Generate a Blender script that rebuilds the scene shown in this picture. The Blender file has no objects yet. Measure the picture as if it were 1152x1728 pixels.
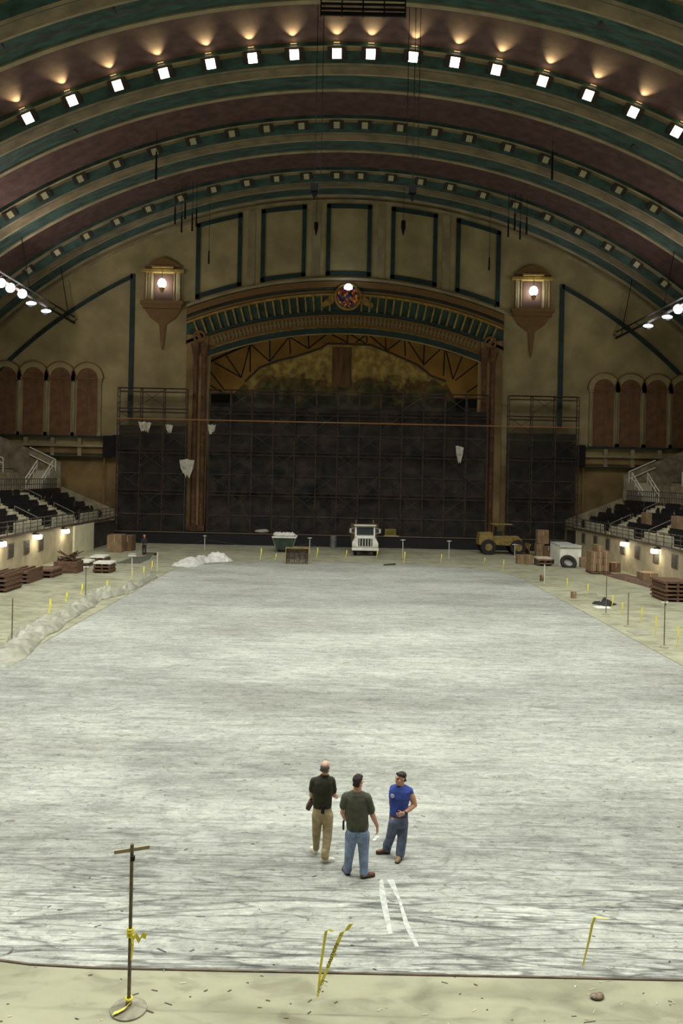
import bpy, bmesh, math, random
from mathutils import Vector, Matrix
R_ = math.radians
random.seed(7)
SC = bpy.context.scene
COL = SC.collection

# ------------------------------------------------------------------ camera
F, CXp, CYp, ROLL = 1350.0, 567.0, 805.0, R_(1.2)
CAMX, CAMZ = -0.6, 7.0
cam = bpy.data.cameras.new('camera'); camo = bpy.data.objects.new('camera', cam); COL.objects.link(camo)
cam.sensor_fit = 'AUTO'; cam.sensor_width = 36.0; cam.lens = F * 36 / 1728
# shift so that the optical axis lands on (567,805); the shift axes are rotated with the camera roll
cam.shift_x = (576 - CXp) / 1728.0
cam.shift_y = (CYp - 864) / 1728.0
cam.clip_end = 400
camo.location = (CAMX, 0, CAMZ)
camo.matrix_world = Matrix.Translation((CAMX, 0, CAMZ)) @ Matrix.Rotation(R_(90), 4, 'X') @ Matrix.Rotation(ROLL, 4, 'Z')
SC.camera = camo

# ------------------------------------------------------------------ view, world
SC.view_settings.view_transform = 'Standard'; SC.view_settings.look = 'None'
SC.view_settings.gamma = 1.0; SC.view_settings.exposure = 0.0
SC.view_settings.use_curve_mapping = False
w = bpy.data.worlds.new('world'); SC.world = w; w.use_nodes = True
w.node_tree.nodes['Background'].inputs[0].default_value = (0.01, 0.01, 0.012, 1)
w.node_tree.nodes['Background'].inputs[1].default_value = 1.0
SC.cycles.max_bounces = 6; SC.cycles.use_denoising = True
SC.cycles.sample_clamp_indirect = 4.0

# vault geometry (used by the lamps too)
VZ, VR = -16.8, 52.8
RING_Y = [10.7, 21.8, 32.9, 44.0, 55.1, 66.2, 77.3]
ANG = [1.26, 4.42, 7.54, 10.68, 14.22, 17.78, 21.34, 24.88, 28.4, 31.9, 35.4]
P_DOWN, P_GLOW, P_FLOOD, P_WALL = 1520.0, 420.0, 480.0, 60.0
WARM = (1.0, 1.0, 0.92)

def vp(a, dr=0.0):
    a = R_(a); return ((VR + dr) * math.sin(a), VZ + (VR + dr) * math.cos(a))
def lamp(name, kind, loc, power, color, size=0.3, rot=None, cone=None, blend=0.6):
    l = bpy.data.lights.new(name, kind); l.energy = power; l.color = color
    if kind in ('POINT', 'SPOT'): l.shadow_soft_size = size
    if kind == 'AREA': l.size = size
    if kind == 'SPOT': l.spot_size = R_(cone); l.spot_blend = blend
    o = bpy.data.objects.new(name, l); COL.objects.link(o); o.location = loc
    if rot is not None: o.rotation_euler = Vector(rot).to_track_quat('-Z', 'Y').to_euler()
    return o
# down-light of the square ceiling fixtures, rings that are switched on
for y in RING_Y[:5]:
    for i, a in enumerate(ANG[:9]):
        if i % 2 and y != 55.1: continue
        for s in (-1, 1):
            x, z = vp(s * a, -0.5)
            k = {55.1: 0.48, 44.0: 0.95, 32.9: 1.6, 21.8: 2.4, 10.7: 3.1}[y]
            lamp('fixture_light', 'SPOT', (x, y - 0.35, z - 0.3), P_DOWN * k, WARM, 0.35, (-s * 0.12 * a / 30, 0.12, -1), 125, 0.8)

# ------------------------------------------------------------------ projection helpers
def unroll(px, py):
    dx, dy = px - CXp, py - CYp
    c, s = math.cos(ROLL), math.sin(ROLL)
    return dx * c + dy * s, -dx * s + dy * c          # right, down
def at(px, py, Y):
    u, v = unroll(px, py); return Vector((CAMX + u * Y / F, Y, CAMZ - v * Y / F))
def fl(px, py, z=0.0):
    u, v = unroll(px, py); Y = F * (CAMZ - z) / v
    return Vector((CAMX + u * Y / F, Y, z))

# ------------------------------------------------------------------ materials
_M = {}
def mat(name, col, rough=0.8, metal=0.0, var=0.0, scale=4.0, col2=None, emit=None, bump=0.0, stretch=None, alpha=None, detail=4.0):
    if name in _M: return _M[name]
    m = bpy.data.materials.new(name); m.use_nodes = True; _M[name] = m
    nt = m.node_tree; b = nt.nodes['Principled BSDF']
    b.inputs['Base Color'].default_value = (*col, 1); b.inputs['Roughness'].default_value = rough
    b.inputs['Metallic'].default_value = metal
    if emit:
        b.inputs['Emission Color'].default_value = (*emit[0], 1); b.inputs['Emission Strength'].default_value = emit[1]
    if alpha is not None: b.inputs['Alpha'].default_value = alpha
    tc = nt.nodes.new('ShaderNodeTexCoord'); mp = nt.nodes.new('ShaderNodeMapping')
    nt.links.new(tc.outputs['Object'], mp.inputs[0])
    if stretch: mp.inputs['Scale'].default_value = stretch
    n = nt.nodes.new('ShaderNodeTexNoise'); n.inputs['Scale'].default_value = scale; n.inputs['Detail'].default_value = detail
    nt.links.new(mp.outputs[0], n.inputs['Vector'])
    if var or col2:
        r = nt.nodes.new('ShaderNodeValToRGB'); nt.links.new(n.outputs['Fac'], r.inputs[0])
        c2 = col2 or tuple(max(0, c * (1 - var)) for c in col)
        r.color_ramp.elements[0].position = 0.36; r.color_ramp.elements[0].color = (*c2, 1)
        r.color_ramp.elements[1].position = 0.64; r.color_ramp.elements[1].color = (*(col if col2 else tuple(min(1, c * (1 + var * 0.5)) for c in col)), 1)
        nt.links.new(r.outputs[0], b.inputs['Base Color'])
    if bump:
        bp = nt.nodes.new('ShaderNodeBump'); bp.inputs['Strength'].default_value = bump; bp.inputs['Distance'].default_value = 0.05
        nt.links.new(n.outputs['Fac'], bp.inputs['Height']); nt.links.new(bp.outputs[0], b.inputs['Normal'])
    return m

CREAM = mat('cream_plaster', (0.36, 0.31, 0.19), 0.85, var=0.25, scale=0.6)
TAN = mat('tan_plaster', (0.22, 0.18, 0.105), 0.85, var=0.3, scale=0.8)
TEAL = mat('teal_paint', (0.04, 0.095, 0.080), 0.75, var=0.45, scale=0.8, stretch=(1, 3, 1))
FIELD = mat('brown_acoustic_tile', (0.105, 0.060, 0.052), 0.9, var=0.3, scale=1.2)
WALLP = mat('olive_beige_plaster', (0.42, 0.36, 0.19), 0.9, var=0.25, scale=0.35, bump=0.1)
LOWWALL = mat('ochre_brown_plaster', (0.30, 0.21, 0.09), 0.9, var=0.35, scale=0.4)
GOLD = mat('dull_gold_paint', (0.42, 0.28, 0.07), 0.55, var=0.35, scale=2.0)
REDGOLD = mat('red_gold_ornament', (0.22, 0.105, 0.035), 0.6, col2=(0.20, 0.14, 0.045), scale=2.5, bump=0.3)
DARKTRIM = mat('dark_teal_trim', (0.018, 0.048, 0.045), 0.7, var=0.3, scale=1.0)
WINE = mat('russet_louvres', (0.20, 0.11, 0.055), 0.8, var=0.3, scale=1.2)
BLACK = mat('black_cloth', (0.012, 0.012, 0.014), 0.9, var=0.3, scale=1.0)
STEEL = mat('galvanised_steel', (0.30, 0.29, 0.27), 0.5, 0.6, var=0.3, scale=6)
SCAFF = mat('rusty_scaffold_tube', (0.13, 0.085, 0.07), 0.7, 0.2, col2=(0.06, 0.04, 0.035), scale=1.5)
PLANK = mat('scaffold_plank', (0.06, 0.04, 0.028), 0.85, var=0.4, scale=3)
WHITE = mat('white_paint', (0.84, 0.85, 0.76), 0.5, var=0.12, scale=2)
CREAMWALL = mat('cream_block_wall', (0.52, 0.45, 0.30), 0.85, var=0.18, scale=1.2, bump=0.1)
PALEBLOCK = mat('lit_face_block', (0.80, 0.76, 0.55), 0.85, var=0.1, scale=1.2)  # wall block made paler: its brightly lit face is put into the colour
CONC = mat('stand_concrete', (0.34, 0.30, 0.20), 0.9, var=0.35, scale=1.5)
CONCL = mat('pale_stand_nosing', (0.62, 0.58, 0.42), 0.85, var=0.25, scale=2)
SEATM = mat('black_seat_plastic', (0.018, 0.017, 0.02), 0.45)
RUBBER = mat('black_rubber', (0.02, 0.02, 0.02), 0.8)
WOOD = mat('weathered_wood', (0.19, 0.105, 0.06), 0.9, col2=(0.07, 0.038, 0.024), scale=3, stretch=(1, 6, 6))
CARD = mat('brown_cardboard', (0.27, 0.18, 0.10), 0.85, var=0.25, scale=2)
CARDT = mat('cardboard_tape', (0.45, 0.33, 0.2), 0.4)
YEL = mat('caution_yellow', (0.95, 0.85, 0.10), 0.45)
INK = mat('black_ink', (0.02, 0.02, 0.015), 0.5)
YELM = mat('faded_machine_yellow', (0.30, 0.21, 0.06), 0.6, var=0.35, scale=3)
POLE = mat('weathered_pole', (0.17, 0.145, 0.10), 0.6, 0.2, var=0.4, scale=14)
GLASSD = mat('dark_window_glass', (0.02, 0.03, 0.03), 0.08)
CORDM = mat('thin_grey_cord', (0.30, 0.30, 0.26), 0.7)
CABLE = mat('dark_steel_cable', (0.006, 0.006, 0.007), 1.0, 0.0)
PLASTIC = mat('dusty_clear_sheeting', (0.36, 0.36, 0.29), 0.3, var=0.2, scale=3, bump=0.4)
BAG = mat('white_rubbish_bag', (0.75, 0.75, 0.70), 0.5, var=0.1, scale=3)
GREEN = mat('dark_green_skip', (0.03, 0.055, 0.035), 0.6, var=0.4, scale=2)
LIT = mat('lit_lamp_glass', (1, 1, 0.9), 0.5, emit=((1, 0.97, 0.86), 9.0))
COOL = mat('lit_cool_glass', (1, 1, 1), 0.5, emit=((0.86, 0.95, 1), 22.0))
UNLIT = mat('unlit_lamp_glass', (0.50, 0.48, 0.28), 0.4)
VENT = mat('dark_louvre', (0.10, 0.085, 0.07), 0.7, var=0.3, scale=6)

def floor_material():
    m = bpy.data.materials.new('dusty_concrete'); m.use_nodes = True; nt = m.node_tree; N = nt.nodes; L = nt.links
    b = N['Principled BSDF']; b.inputs['Roughness'].default_value = 0.9
    tc = N.new('ShaderNodeTexCoord')
    def noise(sc, det, st=(1, 1, 1), dist=0.0):
        mp = N.new('ShaderNodeMapping'); mp.inputs['Scale'].default_value = st; L.new(tc.outputs['Object'], mp.inputs[0])
        n = N.new('ShaderNodeTexNoise'); n.inputs['Scale'].default_value = sc; n.inputs['Detail'].default_value = det
        n.inputs['Distortion'].default_value = dist; L.new(mp.outputs[0], n.inputs['Vector']); return n
    def ramp(n, stops):
        r = N.new('ShaderNodeValToRGB'); L.new(n.outputs['Fac'], r.inputs[0]); e = r.color_ramp.elements
        while len(e) < len(stops): e.new(0.5)
        for k, (p, c) in enumerate(stops): e[k].position = p; e[k].color = (*c, 1)
        return r
    def mix(a, bb, fac, mode='MULTIPLY'):
        x = N.new('ShaderNodeMix'); x.data_type = 'RGBA'; x.blend_type = mode
        x.inputs['Factor'].default_value = fac; L.new(a.outputs[0], x.inputs['A']); L.new(bb.outputs[0], x.inputs['B'])
        class W: outputs = [x.outputs['Result']]
        return W
    a = ramp(noise(0.25, 6), [(0.35, (0.30, 0.30, 0.205)), (0.65, (0.385, 0.385, 0.27))])
    c = ramp(noise(0.8, 9, (0.6, 1.4, 1), 0.3), [(0.34, (0.62, 0.62, 0.58)), (0.5, (1, 1, 1)), (0.75, (1.05, 1.05, 1.02))])
    d = ramp(noise(2.2, 9, (0.7, 1.3, 1), 0.6), [(0.34, (0.58, 0.56, 0.52)), (0.48, (1, 1, 1)), (0.66, (1.16, 1.16, 1.12))])
    o = mix(mix(a, c, 0.7), d, 0.6)
    L.new(o.outputs[0], b.inputs['Base Color'])
    return m

def slab_material():
    m = bpy.data.materials.new('streaked_slab'); m.use_nodes = True; nt = m.node_tree; N = nt.nodes; L = nt.links
    b = N['Principled BSDF']; b.inputs['Roughness'].default_value = 0.8
    tc = N.new('ShaderNodeTexCoord')
    def noise(sc, det, st=(1, 1, 1), dist=0.0, rot=0.0, rough=0.5, off=(0, 0, 0)):
        mp = N.new('ShaderNodeMapping'); mp.inputs['Scale'].default_value = st; mp.inputs['Rotation'].default_value = (0, 0, rot)
        mp.inputs['Location'].default_value = off
        L.new(tc.outputs['Object'], mp.inputs[0])
        n = N.new('ShaderNodeTexNoise'); n.inputs['Scale'].default_value = sc; n.inputs['Detail'].default_value = det
        n.inputs['Roughness'].default_value = rough
        n.inputs['Distortion'].default_value = dist; L.new(mp.outputs[0], n.inputs['Vector']); return n
    def ramp(n, stops):
        r = N.new('ShaderNodeValToRGB'); L.new(n.outputs[0], r.inputs[0]); e = r.color_ramp.elements
        while len(e) < len(stops): e.new(0.5)
        for k, (p, c) in enumerate(stops): e[k].position = p; e[k].color = (c, c, c, 1) if isinstance(c, float) else (*c, 1)
        return r
    def mix(a, bb, fac, mode='MULTIPLY'):
        x = N.new('ShaderNodeMix'); x.data_type = 'RGBA'; x.blend_type = mode
        x.inputs['Factor'].default_value = fac; L.new(a.outputs[0], x.inputs['A']); L.new(bb.outputs[0], x.inputs['B'])
        class W: outputs = [x.outputs['Result']]
        return W
    base = ramp(noise(0.16, 5, (0.7, 1.4, 1)), [(0.33, (0.31, 0.32, 0.285)), (0.5, (0.37, 0.39, 0.35)), (0.68, (0.43, 0.455, 0.41))])
    streak = ramp(noise(1.6, 9, (0.45, 1.8, 1), 1.0, 0, 0.72), [(0.33, 0.66), (0.47, 0.92), (0.56, 1.04), (0.72, 1.25)])
    fine = ramp(noise(3.0, 9, (1.2, 1.7, 1), 1.2, R_(10), 0.8), [(0.36, 0.55), (0.46, 0.90), (0.54, 1.05), (0.68, 1.30)])
    fleck = ramp(noise(3.6, 6, (0.7, 1.6, 1), 1.8, R_(-9), 0.7, (5, 2, 0)), [(0.35, 0.36), (0.41, 1.0)])
    veins = ramp(noise(0.42, 3, (0.45, 1.5, 1), 1.6, R_(-8)), [(0.490, 1.0), (0.498, 0.72), (0.502, 0.72), (0.510, 1.0)])
    pale = ramp(noise(0.9, 4, (0.18, 2.8, 1), 0.7, R_(1), 0.5, (3, 9, 0)), [(0.490, 1.0), (0.50, 1.30), (0.510, 1.0)])
    smear = ramp(noise(0.13, 7, (0.8, 2.0, 1), 0.5, 0, 0.65, (1.5, 4.2, 0)), [(0.32, 0.70), (0.44, 0.94), (0.55, 1.05)])
    wv = N.new('ShaderNodeTexWave'); wv.wave_type = 'BANDS'; wv.bands_direction = 'Y'; wv.inputs['Scale'].default_value = 0.62
    wv.inputs['Distortion'].default_value = 0.5; wv.inputs['Detail'].default_value = 3; wv.inputs['Detail Scale'].default_value = 0.6
    L.new(tc.outputs['Object'], wv.inputs['Vector'])
    seam = ramp(wv, [(0.0, 0.62), (0.03, 1.0)])
    # slanting drag marks, only on the near part of the slab; worn dirty bands across it
    sx = N.new('ShaderNodeSeparateXYZ'); L.new(tc.outputs['Object'], sx.inputs[0])
    nz = noise(0.35, 5, (0.6, 1.2, 1), 0, 0, 0.6, (2, 2, 0))
    ma = N.new('ShaderNodeMath'); ma.operation = 'MULTIPLY_ADD'; L.new(nz.outputs['Fac'], ma.inputs[0]); ma.inputs[1].default_value = 9.0; L.new(sx.outputs['Y'], ma.inputs[2])
    mr = N.new('ShaderNodeMapRange'); L.new(ma.outputs[0], mr.inputs[0]); mr.inputs['From Min'].default_value = 14.5; mr.inputs['From Max'].default_value = 70.0
    def yp(y): return y / 55.5
    bands = N.new('ShaderNodeValToRGB'); L.new(mr.outputs[0], bands.inputs[0]); e = bands.color_ramp.elements
    st_ = [(0, 1.12), (yp(3.6), 1.10), (yp(5.2), 0.84), (yp(6.6), 1.0), (yp(11.5), 1.0), (yp(15.5), 0.72), (yp(18.5), 0.98), (yp(28), 1.0), (yp(35.5), 0.84), (yp(41), 1.02), (1.0, 1.06)]
    while len(e) < len(st_): e.new(0.5)
    for k, (p, c) in enumerate(st_): e[k].position = p; e[k].color = (c, c * 0.995, c * 0.98, 1)
    class BW: outputs = [bands.outputs[0]]
    near = N.new('ShaderNodeMapRange'); L.new(sx.outputs['Y'], near.inputs[0]); near.inputs['From Min'].default_value = 17.0; near.inputs['From Max'].default_value = 13.0
    o = mix(base, streak, 1.0)
    for t, f in ((fine, 0.85), (fleck, 0.75), (veins, 0.7), (pale, 0.7), (smear, 0.9), (seam, 0.5)): o = mix(o, t, f)
    o = mix(o, BW, 1.0)
    for rot, off in ((-14, (1, 2, 0)), (-22, (8, 5, 0)), (11, (4, 8, 0))):
        sc = ramp(noise(1.1, 3, (0.16, 1.7, 1), 0.5, R_(rot), 0.55, off), [(0.470, 1.0), (0.492, 0.55), (0.50, 0.50), (0.512, 1.0), (0.535, 1.12), (0.56, 1.0)])
        x = N.new('ShaderNodeMix'); x.data_type = 'RGBA'; x.blend_type = 'MULTIPLY'; L.new(near.outputs[0], x.inputs['Factor'])
        L.new(o.outputs[0], x.inputs['A']); L.new(sc.outputs[0], x.inputs['B'])
        class W2: outputs = [x.outputs['Result']]
        o = W2
    L.new(o.outputs[0], b.inputs['Base Color'])
    return m

# ------------------------------------------------------------------ mesh helpers
class MB:
    def __init__(s): s.bm = bmesh.new(); s.mi = 0
    def _tag(s, faces):
        for f in faces: f.material_index = s.mi
    def box(s, c, d, rz=0.0, M=None):
        v = []
        T = Matrix.Translation(c) @ Matrix.Rotation(rz, 4, 'Z')
        if M is not None: T = Matrix.Translation(c) @ M
        for i in (-.5, .5):
            for j in (-.5, .5):
                for k in (-.5, .5): v.append(s.bm.verts.new(T @ Vector((i * d[0], j * d[1], k * d[2]))))
        q = [(0, 1, 3, 2), (4, 6, 7, 5), (0, 4, 5, 1), (2, 3, 7, 6), (0, 2, 6, 4), (1, 5, 7, 3)]
        s._tag([s.bm.faces.new([v[a] for a in f]) for f in q]); return s
    def span(s, a, b):
        a, b = Vector(a), Vector(b)
        return s.box((a + b) / 2, [abs(b[i] - a[i]) for i in range(3)])
    def tube(s, p, q, r, r2=None, n=8):
        p, q = Vector(p), Vector(q); r2 = r if r2 is None else r2
        d = q - p
        if d.length < 1e-6: return s
        rot = d.to_track_quat('Z', 'Y').to_matrix()
        A, B = [], []
        for i in range(n):
            t = 2 * math.pi * i / n; e = rot @ Vector((math.cos(t), math.sin(t), 0))
            A.append(s.bm.verts.new(p + e * r)); B.append(s.bm.verts.new(q + e * r2))
        fs = [s.bm.faces.new((A[i], A[(i + 1) % n], B[(i + 1) % n], B[i])) for i in range(n)]
        fs.append(s.bm.faces.new(A[::-1])); fs.append(s.bm.faces.new(B)); s._tag(fs); return s
    def cap(s, p, q, r, r2=None, n=12):      # capsule
        p, q = Vector(p), Vector(q); r2 = r if r2 is None else r2
        d = q - p; rot = (d.to_track_quat('Z', 'Y') if d.length > 1e-6 else Vector((0, 0, 1)).to_track_quat('Z', 'Y')).to_matrix()
        rings = []; h = 4
        prof = [(-math.cos(math.pi / 2 * i / h) * r, math.sin(math.pi / 2 * i / h) * r, p) for i in range(1, h + 1)]
        prof += [(math.sin(math.pi / 2 * i / h) * r2, math.cos(math.pi / 2 * i / h) * r2, q) for i in range(0, h)]
        for z, rr, o in prof:
            rings.append([s.bm.verts.new(o + rot @ Vector((rr * math.cos(2 * math.pi * k / n), rr * math.sin(2 * math.pi * k / n), z))) for k in range(n)])
        b0 = s.bm.verts.new(p + rot @ Vector((0, 0, -r))); b1 = s.bm.verts.new(q + rot @ Vector((0, 0, r2)))
        fs = []
        for a, b in zip(rings, rings[1:]):
            fs += [s.bm.faces.new((a[k], a[(k + 1) % n], b[(k + 1) % n], b[k])) for k in range(n)]
        fs += [s.bm.faces.new((b0, rings[0][(k + 1) % n], rings[0][k])) for k in range(n)]
        fs += [s.bm.faces.new((rings[-1][k], rings[-1][(k + 1) % n], b1)) for k in range(n)]
        s._tag(fs); return s
    def chain(s, pts, rs, n=12):
        for (p, q, a, b) in zip(pts, pts[1:], rs, rs[1:]): s.cap(p, q, a, b, n)
        return s
    def ell(s, c, r, yaw=0.0, n=16, m=10, pitch=0.0):
        T = Matrix.Translation(c) @ Matrix.Rotation(yaw, 4, 'Z') @ Matrix.Rotation(pitch, 4, 'X')
        rings = [[s.bm.verts.new(T @ Vector((r[0] * math.sin(math.pi * j / m) * math.cos(2 * math.pi * k / n), r[1] * math.sin(math.pi * j / m) * math.sin(2 * math.pi * k / n), -r[2] * math.cos(math.pi * j / m)))) for k in range(n)] for j in range(1, m)]
        b0 = s.bm.verts.new(T @ Vector((0, 0, -r[2]))); b1 = s.bm.verts.new(T @ Vector((0, 0, r[2])))
        fs = []
        for a, b in zip(rings, rings[1:]): fs += [s.bm.faces.new((a[k], a[(k + 1) % n], b[(k + 1) % n], b[k])) for k in range(n)]
        fs += [s.bm.faces.new((b0, rings[0][(k + 1) % n], rings[0][k])) for k in range(n)]
        fs += [s.bm.faces.new((rings[-1][k], rings[-1][(k + 1) % n], b1)) for k in range(n)]
        s._tag(fs); return s
    def loft(s, secs, n=24, power=2.4):      # secs: (center, halfwidth, halfdepth, yaw)
        rings = []
        for c, hw, hd, yaw in secs:
            rot = Matrix.Rotation(yaw, 3, 'Z'); ring = []
            for k in range(n):
                t = 2 * math.pi * k / n; cx, sy = math.cos(t), math.sin(t)
                e = Vector((math.copysign(abs(cx) ** (2 / power), cx) * hw, math.copysign(abs(sy) ** (2 / power), sy) * hd, 0))
                ring.append(s.bm.verts.new(Vector(c) + rot @ e))
            rings.append(ring)
        fs = []
        for a, b in zip(rings, rings[1:]): fs += [s.bm.faces.new((a[k], a[(k + 1) % n], b[(k + 1) % n], b[k])) for k in range(n)]
        fs.append(s.bm.faces.new(rings[0][::-1])); fs.append(s.bm.faces.new(rings[-1])); s._tag(fs); return s
    def prism(s, pts, ext):                  # polygon of 3D points extruded by a vector
        ext = Vector(ext); a = [s.bm.verts.new(Vector(p)) for p in pts]; b = [s.bm.verts.new(Vector(p) + ext) for p in pts]; n = len(a)
        fs = [s.bm.faces.new((a[i], a[(i + 1) % n], b[(i + 1) % n], b[i])) for i in range(n)]
        fs.append(s.bm.faces.new(a[::-1])); fs.append(s.bm.faces.new(b)); s._tag(fs); return s
    def strip(s, A, B, ext):                 # band between two polylines, extruded
        ext = Vector(ext); rows = [[s.bm.verts.new(Vector(p) + e) for p in P] for e in (Vector(), ext) for P in (A, B)]
        a0, b0, a1, b1 = rows; fs = []
        for i in range(len(A) - 1):
            fs += [s.bm.faces.new((a0[i], b0[i], b0[i + 1], a0[i + 1])), s.bm.faces.new((a1[i], a1[i + 1], b1[i + 1], b1[i])),
                   s.bm.faces.new((a0[i], a0[i + 1], a1[i + 1], a1[i])), s.bm.faces.new((b0[i], b1[i], b1[i + 1], b0[i + 1]))]
        for i in (0, -1): fs.append(s.bm.faces.new((a0[i], a1[i], b1[i], b0[i])))
        s._tag(fs); return s
    def torus(s, c, Rr, r, axis='Z', n=20, k=8):
        rings = []
        for i in range(n):
            t = 2 * math.pi * i / n; ring = []
            for j in range(k):
                u = 2 * math.pi * j / k; a, b, z = (Rr + r * math.cos(u)) * math.cos(t), (Rr + r * math.cos(u)) * math.sin(t), r * math.sin(u)
                v = {'Z': (a, b, z), 'Y': (a, z, b), 'X': (z, a, b)}[axis]
                ring.append(s.bm.verts.new(Vector(c) + Vector(v)))
            rings.append(ring)
        s._tag([s.bm.faces.new((rings[i][j], rings[i][(j + 1) % k], rings[(i + 1) % n][(j + 1) % k], rings[(i + 1) % n][j])) for i in range(n) for j in range(k)]); return s
    def build(s, name, mats, parent=None, smooth=False, bevel=0.0, remesh=0.0, loc=None):
        if not isinstance(mats, (list, tuple)): mats = [mats]
        bmesh.ops.recalc_face_normals(s.bm, faces=s.bm.faces[:])
        me = bpy.data.meshes.new(name)
        if parent is not None: s.bm.transform(Matrix.Translation(-world_loc(parent)))
        elif loc is not None: s.bm.transform(Matrix.Translation(-Vector(loc)))
        s.bm.to_mesh(me); s.bm.free()
        for m in mats: me.materials.append(m)
        if smooth:
            for p in me.polygons: p.use_smooth = True
        o = bpy.data.objects.new(name, me); COL.objects.link(o)
        if parent is not None: o.parent = parent
        elif loc is not None: o.location = loc
        if bevel:
            b = o.modifiers.new('bevel', 'BEVEL'); b.width = bevel; b.segments = 2; b.limit_method = 'ANGLE'
        if remesh:
            r = o.modifiers.new('remesh', 'REMESH'); r.mode = 'VOXEL'; r.voxel_size = remesh; r.use_smooth_shade = True
            k = o.modifiers.new('smooth', 'SMOOTH'); k.factor = 0.5; k.iterations = 4
        return o
def world_loc(o):
    v = Vector(o.location)
    while o.parent: o = o.parent; v = v + Vector(o.location)
    return v
def tag(o, label, cat, group=None, kind=None):
    o['label'] = label; o['category'] = cat
    if group: o['group'] = group
    if kind: o['kind'] = kind
    return o
def empty(name, loc, label, cat, group=None):
    o = bpy.data.objects.new(name, None); COL.objects.link(o); o.location = loc; o.empty_display_size = 0.1
    return tag(o, label, cat, group)
def st(o): o['kind'] = 'structure'; return o
def copy_thing(root, loc, label, group=None, rz=None):
    r = root.copy(); COL.objects.link(r); r.location = loc; r['label'] = label
    if group: r['group'] = group
    if rz is not None: r.rotation_euler = (0, 0, rz)
    for c in list(root.children):
        d = c.copy(); COL.objects.link(d); d.parent = r
        for g in list(c.children):
            e = g.copy(); COL.objects.link(e); e.parent = d
    return r
ORD = 'first second third fourth fifth sixth seventh eighth ninth tenth eleventh twelfth thirteenth fourteenth fifteenth sixteenth seventeenth eighteenth nineteenth twentieth twenty-first twenty-second twenty-third twenty-fourth'.split()

# ================================================================== THE ROOM
FLOORM, SLABM = floor_material(), slab_material()
WY = 82.4                                  # end wall plane
mb = MB(); mb.box((0, 39, -0.15), (100, 106, 0.3)); fo = st(mb.build('floor', FLOORM))
# rink slab outline with rounded corners
def rink(x0, x1, y0, y1, r, n=14):
    P = []
    for cx, cy, a0 in ((x1 - r, y1 - r, 0), (x0 + r, y1 - r, 90), (x0 + r, y0 + r, 180), (x1 - r, y0 + r, 270)):
        for i in range(n + 1):
            a = R_(a0 + 90 * i / n); P.append((cx + r * math.cos(a), cy + r * math.sin(a)))
    return P
RX0, RX1, RY0, RY1 = -12.35, 12.85, 11.3, 65.3
P = rink(RX0, RX1, RY0, RY1, 8.5)
mb = MB(); mb.prism([(x, y, 0.0) for x, y in P], (0, 0, 0.015)); st(mb.build('floor_slab', SLABM))
P2 = rink(RX0 - 0.035, RX1 + 0.035, RY0 - 0.035, RY1 + 0.035, 8.535)
mb = MB(); mb.strip([(x, y, 0.0) for x, y in P + P[:1]], [(x, y, 0.0) for x, y in P2 + P2[:1]], (0, 0, 0.017))
st(mb.build('trim_1', mat('rusty_kerb', (0.13, 0.10, 0.07), 0.8, var=0.4, scale=3)))

# vault: one profile swept over the arc
prof = []   # (off, dR, material of the strip that starts here)
bay = [(-0.4, 0.8, 1), (-0.4, 0.52, 0), (-0.1, 0.52, 0), (-0.1, 0.32, 1), (0.25, -0.35, 3), (0.6, -0.35, 1), (0.68, -0.35, 3), (1.75, -0.35, 0), (1.95, -0.35, 2), (2.0, -0.2, 1), (3.0, -0.2, 2), (3.1, -0.2, 1), (4.1, -0.2, 0), (4.1, -0.3, 0), (4.5, -0.3, 2), (4.6, 0.8, 2)]
for y in [-0.4] + RING_Y:
    for o_, d_, m_ in bay: prof.append((y + o_, d_, m_))
prof = [(-14.5, 0.8, 2)] + [p for p in prof if p[0] < WY - 0.2] + [(WY + 0.3, -0.3, 0)]
mb = MB(); NA = 112; A0 = 61.0
rows = []
for (y, d, m_) in prof:
    rows.append([mb.bm.verts.new((vp(-A0 + 2 * A0 * k / NA, d)[0], y, vp(-A0 + 2 * A0 * k / NA, d)[1])) for k in range(NA + 1)])
for i in range(len(prof) - 1):
    for k in range(NA):
        f = mb.bm.faces.new((rows[i][k], rows[i][k + 1], rows[i + 1][k + 1], rows[i + 1][k])); f.material_index = prof[i][2]
st(mb.build('ceiling', [CREAM, TEAL, FIELD, TAN]))
WX = VR * math.sin(R_(61)) + 0.4; WZ = VZ + VR * math.cos(R_(61))
for nm, s in (('wall_left', -1), ('wall_right', 1)):
    mb = MB(); mb.span((s * WX, -14.6, 0), (s * (WX + 0.5), WY, WZ + 0.8)); st(mb.build(nm, LOWWALL))
mb = MB(); mb.prism([(-47.2, -14.6, 0), (47.2, -14.6, 0)] + [(vp(61 - 122 * k / 40, 0.9)[0], -14.6, vp(61 - 122 * k / 40, 0.9)[1]) for k in range(41)], (0, -0.4, 0)); st(mb.build('wall_near', LOWWALL))

# end wall with the proscenium opening
def arcp(Rr, x): return VZ + math.sqrt(Rr * Rr - x * x)
OX = 14.0; SOF = 38.75
mb = MB(); T = 1.4; N_ = 60
mb.mi = 0
xs = [-OX + 2 * OX * i / N_ for i in range(N_ + 1)]
mb.strip([(x, WY, arcp(SOF, x)) for x in xs], [(x, WY, arcp(VR + 0.4, x)) for x in xs], (0, T, 0))
for s in (-1, 1):
    xs = [s * (OX + (46.9 - OX) * i / 40) for i in range(41)]
    mb.strip([(x, WY, 8.55) for x in xs], [(x, WY, arcp(VR + 0.4, x) if arcp(VR + 0.4, x) > 8.65 else 8.65) for x in xs], (0, T, 0))
    mb.mi = 1; mb.span((s * OX, WY, 0), (s * 46.9, WY + T, 8.55)); mb.mi = 0
st(mb.build('wall_back', [WALLP, LOWWALL]))
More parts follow.
